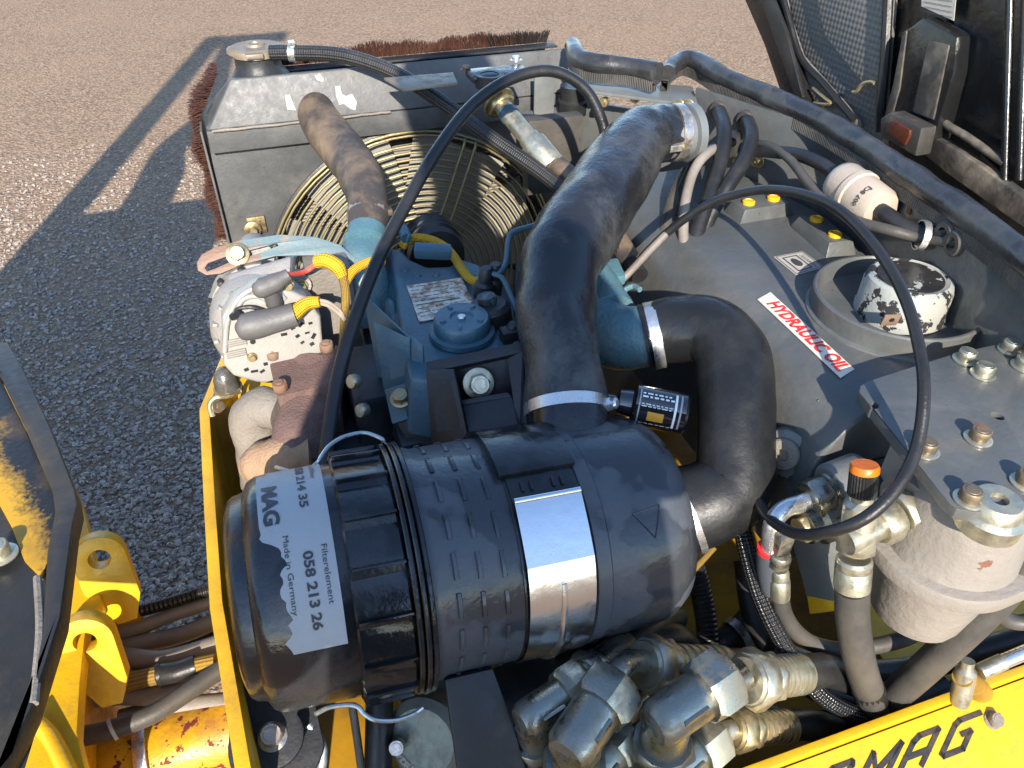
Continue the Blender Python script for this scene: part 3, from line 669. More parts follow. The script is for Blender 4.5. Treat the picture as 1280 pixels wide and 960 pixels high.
# long black cable looping over the engine
m = MB(); m.tube([pd(*p) for p in ((772, 245, 1.22), (760, 190, 1.17), (752, 150, 1.15), (730, 110, 1.13), (690, 89, 1.11), (640, 98, 1.09), (590, 132, 1.05), (545, 190, 1.0), (505, 260, .965), (470, 330, .935), (440, 410, .905), (421, 480, .89), (410, 550, .87), (404, 600, .86))], .0084, 14, 8)
single('control_cable', m, 'rubber_clean', 'long black cable arching over the engine and fan guard', 'cable')
# small parts right of the radiator
sb = thing('support_bracket', 'grey rounded bracket carrying a black rubber buffer beside the radiator', 'bracket', pd(690, 150, 1.36))
m = MB(); m.add([], []); 
c0 = pz(694, 146, .50); pts = [(-.075, .0), (-.05, -.016), (.0, -.026), (.055, -.020), (.065, 0), (.05, .04), (-.06, .03)]
m.prism(pts, c0, EX, EY, .006); m.build('plate', 'grey_plain', sb, bevel=.0015)
m = MB(); m.lathe([(0, 0), (.030, 0), (.030, .022), (.026, .026), (.026, .05), (0, .05)], pz(716, 140, .495), EZ, 24); m.build('buffer', 'rubber_wet', sb)
bolt(sb, pz(712, 147, .507), -EZ, .014, .008, None, 'zinc')
m = MB(); m.box(pd(680, 118, 1.44), (.04, .004, .085)); m.build('upright', 'grey_plain', sb, bevel=.001)
m = MB(); m.box(pd(690, 192, 1.43), (.105, .03, .14)); m.build('side_box', 'rubber_grey', sb, bevel=.002)
# ============================================================ ENGINE
en = thing('engine', 'blue diesel engine with valve cover, paper data plate and round filler cap', 'engine', (.2, .9, Z(1.15)))
m = MB(); m.box((.19, .94, Z(.89)), (.20, .50, .52)); m.build('block', 'engine_dark', en, bevel=.006)
# valve cover
topc = [(484, 309), (503, 312), (514, 324), (535, 333), (562, 332), (574, 322), (600, 330), (653, 438), (632, 452), (545, 476), (512, 470)]
T_ = [pz(x, y, .55) for x, y in topc]; c0 = sum(T_, V())/len(T_)
B_ = [c0 + (p-c0)*1.10 - V((0, 0, .075)) + V((-.006, 0, 0)) for p in T_]; n = len(T_)
m = MB(); m.add(T_+B_, [tuple(range(n)), tuple(reversed(range(n, 2*n)))] + [(k, n+k, n+(k+1) % n, (k+1) % n) for k in range(n)])
vc = m.build('valve_cover', 'engine_blue', en, bevel=.007, seg=3)
for x, y in ((522, 345), (545, 344), (506, 338), (590, 345), (646, 428)):
    p = pz(x, y, .55); m = MB(); m.sphere(p, .006, 10, 6, (1, 1, .5)); m.build('dimple', 'engine_blue', vc)
# sloped left flank with a hollow
P = [pz(484, 312, .552), pz(462, 322, .60), pz(448, 372, .61), pz(478, 440, .60), pz(512, 470, .56)]
m = MB(); m.add(P + [p + V((.02, 0, -.04)) for p in P], [(0, 1, 2, 3, 4), (9, 8, 7, 6, 5)] + [(k, 5+k, 5+(k+1) % 5, (k+1) % 5) for k in range(5)]); m.build('flank', 'engine_blue', en, bevel=.004)
m = MB(); m.sphere(pz(490, 392, .575), .024, 18, 12, (.45, 1.2, .8)); m.build('boss', 'engine_blue', en)
# data plate
q = [pz(508, 357, .5478), pz(577, 347, .5478), pz(597, 388, .5478), pz(524, 402, .5478)]
m = MB(); m.add(q+[p-V((0, 0, .0012)) for p in q], [(0, 1, 2, 3), (7, 6, 5, 4), (0, 4, 5, 1), (1, 5, 6, 2), (2, 6, 7, 3), (3, 7, 4, 0)])
t = NT('data_plate'); c = t.mix(t.ramp(t.noise(60, 6, .7), .45, .62), (.60, .56, .46), (.22, .12, .05)); c = t.mix(t.ramp(t.noise(22, 5), .58, .64), c, (.10, .05, .03)); t.set(c, .6)
dp = m.build('data_plate', 'data_plate', vc)
ax = (q[1]-q[0]).normalized(); ay = (q[0]-q[3]).normalized()
rs = random.Random(9)
for k in range(9):
    f = (k+.7)/9.8; L0 = q[0].lerp(q[3], f); L1 = q[1].lerp(q[2], f); a = L0.lerp(L1, .05); b = L0.lerp(L1, rs.uniform(.8, .96)); m = MB()
    w_ = .0006 if k != 5 else .0011; x = .0
    L = (b-a).length; d = (b-a).normalized()
    while x < L-.003:
        s_ = rs.uniform(.003, .010) if k != 5 else L-.001; s_ = min(s_, L-x); p0 = a+d*x; p1 = a+d*(x+s_); m.add([p0-ay*w_+EZ*.0005, p1-ay*w_+EZ*.0005, p1+ay*w_+EZ*.0005, p0+ay*w_+EZ*.0005], [(0, 1, 2, 3)]); x += s_+.0022
    m.build('print_line', 'ink_dark', dp, flip=False)
# oil filler cap
oc = pz(578, 417, .548)
m = MB(); m.lathe([(0, 0), (.042, 0), (.041, .006), (.036, .008), (.0355, .022), (.033, .0255), (.015, .026), (.0135, .0235), (.010, .0235), (.0, .025)], oc, EZ, 40); fcp = m.build('filler_cap', 'engine_blue', en)
for a in (40, 110, 190, 250, 320):
    m = MB(); m.box(oc+V((.025*math.cos(rad(a)), .025*math.sin(rad(a)), .0265)), (.008, .004, .003), V((math.cos(rad(a)), math.sin(rad(a)), 0)), V((-math.sin(rad(a)), math.cos(rad(a)), 0))); m.build('cap_lug', 'engine_blue', fcp, bevel=.001)
bolt(fcp, oc+V((0, 0, .0238)), EZ, .010, .003, None, 'steel')
# thermostat housing under the coolant hose
a_, b_ = pd(459, 290, 1.15), pd(452, 345, 1.10)
m = MB(); m.tube([a_, a_.lerp(b_, .5), b_, b_+V((.01, -.01, -.06))], [.030, .032, .036, .04], 24, 4); m.build('thermostat_housing', 'intake_blue', en)
m = MB(); m.lathe([(.028, -.004), (.034, -.004), (.034, .004), (.028, .004)], pd(457, 308, 1.13), a_-b_, 24); m.build('housing_bead', 'intake_blue', en)
# fan pulley
pc = pd(542, 312, 1.22)
m = MB(); m.lathe([(0, -.03), (.030, -.03), (.044, -.026), (.046, -.012), (.036, -.004), (.036, .004), (.048, .012), (.048, .03), (0, .03)], pc, EY, 40); m.build('pulley', 'rubber', en)
m = MB(); m.tube([pc+V((.043*math.cos(a), 0, .043*math.sin(a))) for a in [x*math.pi/12 for x in range(24)]], .006, 6, 2, closed=True); m.build('fan_belt', 'rubber_clean', en)
m = MB(); A = pd(541, 314, 1.08); m.box(A, (.052, .02, .016), V((.96, -.22, -.1)).normalized(), V((.2, .95, .2)).normalized(), V((.1, -.2, .97)).normalized()); m.build('lift_eye', 'engine_blue', en, bevel=.004)
m = MB(); m.tube([pd(497, 292, 1.13), pd(503, 285, 1.13), pd(508, 298, 1.11)], .008, 10); m.build('sensor', 'engine_blue', en)
# injection side: pump canister, lines
pb = pd(612, 395, 1.0); m = MB(); m.lathe([(0, -.06), (.024, -.06), (.029, -.05), (.029, .012), (.024, .018), (.012, .02), (.012, .03), (0, .03)], pb, V((-.12, .10, 1)), 28); m.build('injection_pump', 'engine_dark', en)
m = MB(); m.hexa_nut(pb+V((0, 0, .018)), EZ, .018, .012); m.build('union_nut', 'engine_blue', en)
for x, y, d in ((606, 350, 1.03), (618, 345, 1.04), (655, 395, .98), (640, 420, .97)):
    m = MB(); p = pd(x, y, d); m.lathe([(0, -.03), (.013, -.03), (.013, -.006), (.009, -.002), (.009, .016), (.006, .02), (0, .02)], p, V((.1, -.1, 1)), 18); m.build('injector', 'engine_dark', en)
m = MB(); m.tube([pd(*p) for p in ((690, 276, 1.06), (665, 283, 1.05), (642, 290, 1.04), (636, 300, 1.035), (632, 330, 1.03), (622, 345, 1.02))], .0042, 10, 8); m.build('fuel_line', 'engine_blue', en)
m = MB(); m.tube([pd(*p) for p in ((616, 342, 1.02), (628, 348, 1.015), (638, 368, 1.0), (648, 392, .985))], .0036, 10, 8); m.build('fuel_line', 'engine_blue', en)
m = MB(); m.tube([pd(*p) for p in ((672, 300, 1.1), (658, 320, 1.1), (650, 350, 1.09), (650, 400, 1.07))], .009, 10); m.build('breather_hose', 'rubber', en)
m = MB(); m.box(pd(650, 417, .965), (.05, .02, .02)); m.build('connector', 'rubber', en, bevel=.003)
m = MB(); m.box((.285, .90, Z(.74)), (.09, .34, .22)); m.build('inlet_manifold', 'engine_dark', en, bevel=.01)
# sheet brackets on the left of the cover
def plate(pts, th, name, mat, parent, bevel=.0012):
    P = [V(p) for p in pts]; nn = (P[1]-P[0]).cross(P[-1]-P[0]).normalized()
    if nn.dot(CAM-P[0]) > 0: nn = -nn
    n = len(P); m = MB(); m.add(P+[p+nn*th for p in P], [tuple(range(n)), tuple(reversed(range(n, 2*n)))] + [(k, n+k, n+(k+1) % n, (k+1) % n) for k in range(n)])
    return m.build(name, mat, parent, bevel=bevel)
eb = thing('engine_bracket', 'folded blue sheet metal bracket left of the valve cover', 'bracket', pd(490, 500, .98))
plate([pd(453, 368, .965), pd(513, 425, .925), pd(516, 436, .935), pd(500, 540, .985), pd(487, 545, .99)], .004, 'web', 'engine_blue', eb)
plate([pd(466, 402, .935), pd(512, 424, .918), pd(515, 480, .95), pd(480, 490, .96)], .003, 'gusset', 'engine_blue', eb)
plate([pd(513, 420, .92), pd(528, 432, .915), pd(530, 470, .93), pd(515, 476, .94)], .003, 'flange', 'engine_blue', eb)
plate([pd(480, 487, .955), pd(532, 470, .935), pd(538, 500, .925), (pd(530, 517, .92)), pd(490, 530, .935)], .005, 'foot', 'engine_blue', eb)
bolt(eb, pd(501, 499, .93), V((-.1, -.3, 1)), .018, .009, .013, 'zinc')
plate([pd(495, 528, .94), pd(540, 516, .92), pd(548, 560, .93), pd(515, 562, .94)], .01, 'lower_web', 'black_bracket', eb)
for x, y in ((447, 476), (458, 512)): bolt(eb, pd(x, y, .945), V((-.8, -.5, .4)), .016, .012, None, 'zinc_pale')
m = MB(); m.box(pd(462, 500, 1.02), (.05, .12, .10)); m.build('side_block', 'engine_dark', eb, bevel=.008)
# black filter bracket with the big washered bolt
fb_ = thing('filter_bracket', 'dark folded steel bracket with one large washered bolt above the air filter', 'bracket', pd(590, 500, .88))
plate([pd(531, 452, .90), pd(652, 427, .89), pd(655, 440, .885), pd(534, 466, .895)], .012, 'top_flange', 'black_bracket', fb_, .002)
plate([pd(568, 462, .905), pd(640, 446, .895), pd(652, 545, .93), pd(575, 560, .94)], .005, 'back_plate', 'black_bracket', fb_)
plate([pd(532, 462, .892), pd(567, 462, .882), pd(584, 545, .86), pd(588, 572, .86), pd(540, 562, .91)], .004, 'left_cheek', 'black_bracket', fb_)
plate([pd(634, 448, .89), pd(654, 438, .884), pd(656, 500, .88), pd(668, 535, .855), pd(648, 548, .86)], .004, 'right_cheek', 'black_bracket', fb_)
plate([pd(576, 500, .885), pd(634, 490, .88), pd(640, 496, .878), pd(578, 506, .882)], .003, 'shelf', 'black_bracket', fb_)
plate([pd(578, 506, .884), pd(640, 496, .878), pd(650, 540, .855), pd(588, 552, .86)], .003, 'lower_panel', 'black_bracket', fb_)
nb = (CAM-pd(598, 478, .9)).normalized()*.5 + V((0, -.7, .3)); bolt(fb_, pd(598, 479, .897), nb, .022, .012, .0185, 'zinc_pale')

# ============================================================ ALTERNATOR
ac = pd(336, 415, 1.0)
al = thing('alternator', 'pale cast aluminium alternator with white back cover and grey rubber boots', 'alternator', ac-V((0, 0, .07)))
AX = V((.06, -1, .16)).normalized()
m = MB(); m.lathe([(0, -.13), (.055, -.13), (.066, -.12), (.068, -.075), (.062, -.07), (.062, -.06), (.070, -.055), (.0705, -.018), (.066, -.008), (.058, 0), (0, 0)], ac, AX, 44); bd = m.build('housing', 'alu_cast', al)
x_, y_, _ = frame(AX)
for k in range(18):
    a = 2*math.pi*k/18; e = x_*math.cos(a)+y_*math.sin(a); t_ = AX.cross(e); m = MB(); m.box(ac + e*.0655 - AX*.012, (.005, .006, .022), t_, e, AX); m.build('cooling_fin', 'alu_cast', bd, bevel=.001)
for k in range(14):
    a = 2*math.pi*k/14; e = x_*math.cos(a)+y_*math.sin(a); t_ = AX.cross(e); m = MB(); m.box(ac + e*.0675 - AX*.064, (.007, .012, .020), t_, e, AX); m.build('cooling_slot', 'rubber', bd, bevel=.001)
# ears and through bolts
for px, py, d in ((275, 382, 1.04), (376, 357, 1.02)):
    p = pd(px, py, d); m = MB(); m.lathe([(0, -.03), (.012, -.03), (.014, -.027), (.014, 0), (0, 0)], p, AX, 20); m.build('ear', 'alu_cast', al); bolt(al, p+AX*.0005, AX, .012, .007, .0095, 'zinc')
m = MB(); c_ = pd(322, 322, 1.05); m.lathe([(0, -.05), (.02, -.05), (.022, -.045), (.022, 0), (0, 0)], c_, AX, 24); m.build('pivot_boss', 'alu_cast', al)
m = MB(); m.hexa([pd(275, 345, 1.04), pd(372, 318, 1.02), pd(368, 350, 1.0), pd(280, 380, 1.02)], [pd(285, 340, 1.02)+AX*.02+EZ*.004, pd(362, 318, 1.005)+AX*.02+EZ*.004, pd(360, 340, .99)+AX*.02, pd(290, 365, 1.0)+AX*.02]); m.build('bridge', 'alu_cast', al, bevel=.006)
# white back cover: stepped outline with lip
co = []
for x, y in ((277, 420), (276, 385), (291, 362), (318, 346), (336, 340), (356, 352), (379, 362), (396, 385), (400, 425), (396, 436), (350, 448), (338, 468), (318, 466), (290, 458), (278, 445)):
    r = ray(x, y); k = (ac+AX*.004-CAM).dot(AX)/r.dot(AX); co.append(CAM+r*k)
o_ = ac+AX*.004; pts = in_plane(co, o_, x_, y_); m = MB(); m.prism(pts, o_, x_, y_, .030); bc = m.build('back_cover', 'alu_back', al, bevel=.005, seg=3)
def on_cover(x, y, lift=.0342): r = ray(x, y); k = (ac+AX*lift-CAM).dot(AX)/r.dot(AX); return CAM+r*k
# raised rib of the cover and the brush holder ring
m = MB(); m.tube([on_cover(x, y) for x, y in ((281, 440), (285, 400), (300, 372), (325, 358), (345, 362), (356, 374))], .0035, 10, 6); m.build('cover_rib', 'alu_back', bc)
m = MB(); m.tube([on_cover(x, y) for x, y in ((296, 392), (302, 376), (318, 370), (334, 376), (340, 392))], .0035, 10, 6); m.build('cover_rib', 'alu_back', bc)
for gy in (428, 442):                                  # two louvred windows
    gc = on_cover(296, gy, .0345); m = MB(); m.box(gc, (.024, .011, .002), x_, y_, AX); w_ = m.build('vent_window', 'dull_cast', bc, bevel=.001)
    for j in range(4): m = MB(); m.box(gc + y_*(-.0042+.0028*j) + AX*.0014, (.022, .0011, .0016), x_, y_, AX); m.build('louvre', 'alu_back', w_)
rs = random.Random(21)
for (x, y) in ((355, 418), (366, 410), (376, 406), (388, 404), (372, 420), (384, 416), (392, 420), (378, 428), (390, 430), (308, 462), (318, 464), (328, 464), (332, 455)):
    q = rs.uniform(-.2, .9); m = MB(); m.box(on_cover(x, y, .0345), (rs.uniform(.005, .009), rs.uniform(.0022, .0045), .0012), (x_*math.cos(q)+y_*math.sin(q)).normalized(), (y_*math.cos(q)-x_*math.sin(q)).normalized(), AX); m.build('vent_slot', 'rubber', bc)
bolt(bc, on_cover(315, 446, .034), AX, .008, .005, .0062, 'zinc'); bolt(bc, on_cover(360, 356, .034), AX, .009, .006, .0075, 'zinc')
m = MB(); m.lathe([(0, 0), (.0035, 0), (.0035, .0006), (0, .0006)], on_cover(316, 427, .0343), AX, 12); m.build('vent_hole', 'rubber', bc)
# boots
m = MB(); m.tube([on_cover(296, 409, .05), on_cover(305, 409, .054), on_cover(320, 406, .056), on_cover(345, 400, .058), on_cover(369, 393, .06)], [.006, .0165, .0175, .0155, .0150], 18, 6); m.build('boot', 'grey_rubber_boot', al)
m = MB(); m.tube([on_cover(318, 358, .050), on_cover(326, 360, .056), on_cover(342, 354, .056), on_cover(361, 343, .056)], [.005, .0125, .0115, .0075], 16, 6); m.build('boot', 'grey_rubber_boot', al)
m = MB(); m.tube([on_cover(334, 358, .052), on_cover(340, 370, .046), on_cover(343, 379, .038)], [.011, .010, .0105], 14, 4); m.build('boot_stem', 'grey_rubber_boot', al)
m = MB(); m.tube([on_cover(293, 394, .036), on_cover(298, 386, .04), on_cover(314, 384, .044), on_cover(328, 388, .044)], .0028, 8); m.build('spring_clip', 'rubber', al)
m = MB(); m.tube([on_cover(291, 396, .04), on_cover(297, 393, .05)], .005, 8, 2); m.build('clip_end', 'rubber', al)
# slotted adjuster arm
aa = thing('adjuster_arm', 'curved slotted arm of blue and rusty steel above the alternator', 'arm', pd(340, 320, 1.05))
av = pd(297, 318, 1.03).y
up_ = [(246, 328), (252, 318), (265, 311), (300, 300), (350, 293), (395, 296), (425, 306), (444, 322)]; lo_ = [(444, 334), (428, 326), (392, 319), (345, 320), (302, 331), (276, 342), (258, 344), (247, 338)]
slot = [(256, 335), (260, 329), (285, 320), (320, 311), (346, 304), (348, 307), (322, 317), (290, 326), (268, 336), (259, 339)]
AP = V((.0, -.80, .6)); A0 = pd(297, 318, 1.03)
def on_arm(x, y): r = ray(x, y); return CAM + r*((A0-CAM).dot(AP)/r.dot(AP))
xx, yy, _ = frame(AP)
m = MB(); m.prism(in_plane([on_arm(*p) for p in up_+lo_], A0, xx, yy), A0, xx, yy, -.007, [in_plane([on_arm(*p) for p in slot], A0, xx, yy)])
t = NT('arm_paint'); sx = t.n('ShaderNodeSeparateXYZ'); t.l(t.pos, sx.inputs[0]); f = t.math('ADD', t.ramp(sx.outputs[0], A0.x+.0, A0.x+.045, .95, 0), t.ramp(t.noise(30, 5, .65), .35, .7, -.35, .35)); c = t.mix(t.ramp(f, .4, .6), (.085, .135, .15), (.15, .085, .055)); c = t.mix(t.ramp(t.noise(24, 4), .6, .68), c, (.19, .145, .10)); t.set(c, .55); t.bump(t.noise(200, 3), .0006)
m.build('arm', 'arm_paint', aa, bevel=.001)
bolt(aa, A0+AP.normalized()*.001, AP, .018, .009, .0155, 'zinc')
# wires with yellow sleeves
hw = thing('alternator_harness', 'red and cream wires in yellow braided sleeves at the alternator', 'wiring', pd(425, 370, 1.0))
m = MB(); m.tube([on_cover(358, 344, .056), pd(380, 340, .97), pd(398, 328, .97)], .0032, 8); m.build('red_wire', 'red_wire', hw)
m = MB(); m.tube([pd(396, 327, .97), pd(408, 326, .965), pd(421, 333, .965), pd(428, 345, .97)], [.0085, .0095, .0095, .0075], 12); m.build('sleeve', 'sleeve_yellow', hw)
m = MB(); m.tube([pd(428, 342, .97), pd(432, 365, .975), pd(431, 395, .98), pd(428, 440, .99)], [.0065, .0058, .0055, .0055], 12); m.build('sleeve', 'sleeve_dirty', hw)
m = MB(); m.tube([pd(432, 352, .975), pd(442, 338, .985), pd(460, 328, 1.0), pd(480, 325, 1.01)], .0062, 12); m.build('sleeve', 'sleeve_yellow', hw)
m = MB(); m.tube([on_cover(365, 394, .06), pd(383, 380, .945), pd(400, 377, .945)], [.0095, .0085, .0070], 12); m.build('sleeve', 'sleeve_yellow', hw)
for k in (-2, 2): m = MB(); m.tube([pd(396, 377+k, .945), pd(410, 380+k, .955), pd(424, 390+k, .97), pd(431, 400, .975)], .0024, 8); m.build('cream_wire', 'white_plastic', hw)
m = MB(); m.tube([pd(503, 308, 1.12), pd(510, 300, 1.125), pd(525, 297, 1.13), pd(545, 302, 1.13), pd(562, 314, 1.12), pd(580, 340, 1.08), pd(590, 350, 1.06), pd(600, 352, 1.05)], .0065, 10); single('sensor_lead', m, 'sleeve_yellow', 'yellow sleeved lead curving behind the valve cover', 'cable')
m = MB(); m.box(pd(416, 380, 1.09), (.06, .05, .14)); single('shield_plate', m, 'dull_cast', 'brownish shield between the alternator and the engine', 'shield', bevel=.004)

# ============================================================ EXHAUST
ex = thing('exhaust_manifold', 'rust brown cast exhaust manifold with bolts and pale elbow', 'manifold', pd(380, 520, .98))
tq = [pz(334, 442, .585), pz(424, 430, .585), pz(420, 478, .585), pz(346, 496, .585)]
bq = [p - V((0, 0, .09)) for p in tq]
m = MB(); m.hexa(bq, tq); m.build('flange_block', 'rust_cast', ex, bevel=.004)
m = MB(); m.tube([pz(392, 470, .62), pz(384, 505, .625), pz(378, 540, .63), pz(372, 575, .65)], [.040, .036, .034, .034], 20); m.wobble(.003, 30); m.build('runner', 'rust_cast', ex)
m = MB(); m.tube([pd(352, 515, .95), pd(328, 510, .955), pd(315, 525, .965), pd(322, 555, .985), pd(330, 600, 1.02)], [.024, .027, .028, .028, .030], 20); m.wobble(.002, 30); m.build('elbow', 'dull_cast', ex)
m = MB(); m.tube([pd(316, 582, .95), pd(330, 578, .94), pd(360, 570, .93), pd(392, 566, .93)], [.022, .026, .027, .025], 20); m.wobble(.003, 40); m.build('collar', 'tan_cast', ex)
for x, y in ((342, 447), (409, 437), (351, 487)): bolt(ex, pz(x, y, .582), EZ, .017, .011, None, 'rust', stud=.002)
bolt(ex, pz(350, 450, .70), EZ, .012, .006)
m = MB(); m.box((.05, .86, Z(.80)), (.10, .34, .26)); m.build('heat_shadow_casting', 'engine_dark', ex, bevel=.01)
# glass-like dome on a small bracket at the chassis plate
dk = thing('dome_buffer', 'shiny dark dome on a bent bracket at the chassis plate edge', 'buffer', pd(284, 490, 1.03))
p = pd(285, 484, 1.03)
m = MB(); m.lathe([(0, 0), (.0165, 0), (.0165, .004), (.0155, .014), (.012, .024), (.006, .030), (0, .0315)], p, V((-.05, .05, 1)), 28); m.build('dome', 'smoked', dk)
m = MB(); m.lathe([(0, -.004), (.019, -.004), (.019, .0), (0, .0)], p, EZ, 28); m.build('ring', 'zinc', dk)
m = MB(); m.tube([pd(266, 520, 1.03), pd(263, 506, 1.025), pd(270, 497, 1.022), pd(286, 494, 1.022), pd(301, 488, 1.03)], .004, 8); m.build('bracket', 'zinc_pale', dk)
bolt(dk, pd(272, 508, 1.02), V((.5, -.6, .4)), .012, .008, .009, 'rusty_bolt')
# ============================================================ AIR FILTER
FA = V((-.107, .517, Z(.618))); FB = V((.325, .512, Z(.648)))
fa_ = (FB-FA).normalized(); FL = (FB-FA).length
f0 = (EZ - fa_*EZ.dot(fa_)).normalized(); f1 = f0.cross(fa_)
if f1.y > 0: f1 = -f1
def fp(t, a, r): return FA + fa_*t + (f0*math.cos(a)+f1*math.sin(a))*r
R0 = .1165
af = thing('air_filter', 'big black plastic air filter canister with paper label and steel strap', 'filter', FA.lerp(FB, .5)-V((0, 0, .12)))
m = MB(); m.lathe([(0, 0), (.082, 0), (.093, .004), (.097, .009), (.099, .018), (.108, .023), (.1125, .031), (.1145, .102), (.113, .104), (0, .104)], FA, fa_, 72); m.build('end_cap', 'black_plastic', af)
# saw-toothed collar
m = MB(); nt_ = 17; sub = 8; ring = []
for t_, k in ((.102, 0), (.104, 1), (.150, 1), (.153, .3)):
    row = []
    for i in range(nt_*sub):
        f = (i % sub)/sub; r_ = .1165 + k*(.0015 + .0055*(f if f < .8 else (1-f)/.2*.8))
        row.append(fp(t_, 2*math.pi*i/(nt_*sub), r_))
    ring.append(row)
N = nt_*sub; m.add([p for r_ in ring for p in r_], [(i*N+k, i*N+(k+1) % N, (i+1)*N+(k+1) % N, (i+1)*N+k) for i in range(3) for k in range(N)] )
col_ = m.build('ribbed_collar', 'black_plastic', af, sharp=25)
for k in range(nt_):
    a = 2*math.pi*(k+.82)/nt_; m = MB(); c = fp(.128, a, .1225); rr_ = (f0*math.cos(a)+f1*math.sin(a)); m.box(c, (.047, .0028, .006), fa_, fa_.cross(rr_), rr_); m.build('collar_rib', 'black_plastic', col_, bevel=.0008)
for t_, r_, w_ in ((.1555, .1255, .005), (.162, .127, .0045), (.168, .1262, .005)):
    m = MB(); m.lathe([(.112, -w_/2), (r_-.001, -w_/2), (r_, -w_/2+.001), (r_, w_/2-.001), (r_-.001, w_/2), (.112, w_/2)], FA+fa_*t_, fa_, 72); m.build('rim', 'black_plastic', af)
m = MB(); m.lathe([(.112, .169), (.1175, .171), (.118, .178), (R0-.001, .184), (R0, .254), (R0-.001, .256)], FA, fa_, 72); m.build('vented_body', 'grey_plastic', af)
for c_i, t_ in enumerate((.194, .216, .238)):
    for k in range(10):
        a = rad(-45 + 18*k + c_i*1.5); m = MB(); vs = []
        for j in range(5):
            q = a + rad(12.0)*(j/4-.5)
            for dt, dr in ((-.0024, -.001), (-.0016, .0013), (.0016, .0013), (.0024, -.001)): vs.append(fp(t_+dt, q, R0+dr*(1 if 0 < j < 4 else .2)))
        fs = [(j*4+i, j*4+i+1, j*4+5+i, j*4+4+i) for j in range(4) for i in range(3)]
        m.add(vs, fs); m.build('vent_rib', 'grey_plastic', af, flip=True)
S0, S1 = .258, .324
m = MB(); m.lathe([(R0-.001, .254), (R0+.0005, .255), (R0+.0005, S1+.002), (R0-.001, S1+.004)], FA, fa_, 72); m.build('belt_seat', 'black_plastic', af)
m = MB(); m.lathe([(R0-.002, S1+.002), (R0+.0015, S1+.004), (R0+.0015, S1+.018), (R0-.0005, S1+.020), (R0-.0012, .412), (.1125, .428), (.103, .442), (.09, .447), (.05, .449), (0, .449)], FA, fa_, 72); m.build('outlet_body', 'grey_plastic', af)
# black saddle over the top, steel strap round the front
def shell(t0, t1, a0, a1, r0, r1, n=28, tt=None):
    m = MB(); vs = []
    for i in range(n+1):
        a = a0+(a1-a0)*i/n
        for t_, r_ in ((t0, r0), (t0, r1), (t1, r1), (t1, r0)): vs.append(fp(t_, a, r_))
    fs = [(i*4+k, i*4+(k+1) % 4, i*4+4+(k+1) % 4, i*4+4+k) for i in range(n) for k in range(4)] + [(3, 2, 1, 0), tuple(n*4+k for k in range(4))]
    m.add(vs, fs); return m
sd_ = shell(S0-.006, S1+.006, rad(-95), rad(9), R0-.001, R0+.007).build('saddle', 'black_plastic', af, bevel=.0012)
shell(S0, S1, rad(8), rad(26), R0, R0+.0022).build('saddle_lip', 'black_plastic', af)
for t_ in (S0+.013, S0+.022, S0+.044, S0+.053):
    m = MB(); c = fp(t_, rad(16), R0+.003); rr_ = f0*math.cos(rad(16))+f1*math.sin(rad(16)); m.box(c, (.003, .010, .004), fa_, fa_.cross(rr_), rr_); m.build('lip_tooth', 'black_plastic', sd_, bevel=.0008)
# strap: straight tongue first, then the curve
m = MB()
P0 = [(rad(23), R0+.0065), (rad(24), R0+.0085), (rad(27), R0+.0075), (rad(33), R0+.0058), (rad(40), R0+.0050), (rad(47), R0+.0052), (rad(52), R0+.0064)]
P0 += [(rad(54 + (150-54)*i/22), R0+.0060-.0030*min(1, i/6)) for i in range(23)]
vs = []
for a, r_ in P0:
    for t_, q in ((S0, r_-.0012), (S0, r_), ((S0+S1)/2, r_), (S1, r_), (S1, r_-.0012)): vs.append(fp(t_, a, q))
fs = [(i*5+k, i*5+(k+1) % 5, i*5+5+(k+1) % 5, i*5+5+k) for i in range(len(P0)-1) for k in range(5)]
m.add(vs, fs); st = m.build('steel_strap', 'strap_steel', af, sharp=9)
m = MB(); m.tube([fp((S0+S1)/2+.001-.004*max(0, i-8)/10, rad(62+5*i), R0+.0040) for i in range(15)], .0030, 8, 3); m.build('strap_bead', 'strap_steel', st)
m = MB(); m.tube([fp(S0, rad(23), R0+.0075), fp(S1, rad(23), R0+.0075)], .0032, 10, 3); m.build('strap_fold', 'strap_steel', st)
# triangle mark moulded into the outlet body
for pa, pb_ in (((.372, 38), (.402, 36)), ((.402, 36), (.391, 51)), ((.391, 51), (.372, 38))):
    m = MB(); m.tube([fp(pa[0], rad(pa[1]), R0-.0011), fp((pa[0]+pb_[0])/2, rad((pa[1]+pb_[1])/2), R0-.0010), fp(pb_[0], rad(pb_[1]), R0-.0011)], .0007, 6, 3); m.build('moulded_line', 'black_plastic', af)
# ---- paper label, torn on its left edge, with printing wrapped on the cylinder
def lab_r(t_): return .1125 + (t_-.031)/(.102-.031)*.002 + .0006 if t_ >= .031 else .108+(t_-.023)/.008*.0045+.0006
A0_, A1_ = rad(-48), rad(69)
m = MB(); na = 60; rs = random.Random(4); edge = []
for i in range(na+1):
    f = i/na; e = .0335
    if f < .14: e = .046 - .009*abs(math.sin(i*1.9)) + rs.uniform(-.002, .002)
    elif f > .54: e = .0335 + .014*min(1, (f-.54)/.05) + .003*math.sin(f*31) + .0018*math.sin(f*97) + rs.uniform(-.0016, .0016)
    elif f > .5: e += rs.uniform(0, .002)
    edge.append(e)
vs = []; LR = .0935
for i in range(na+1):
    a = A0_ + (A1_-A0_)*i/na
    for j in range(7):
        t_ = edge[i] + (LR-edge[i])*j/6; vs.append(fp(t_, a, lab_r(t_)))
m.add(vs, [(i*7+j, i*7+j+1, i*7+8+j, i*7+7+j) for i in range(na) for j in range(6)])
lb = m.build('label', 'label_paper', af, flip=False)
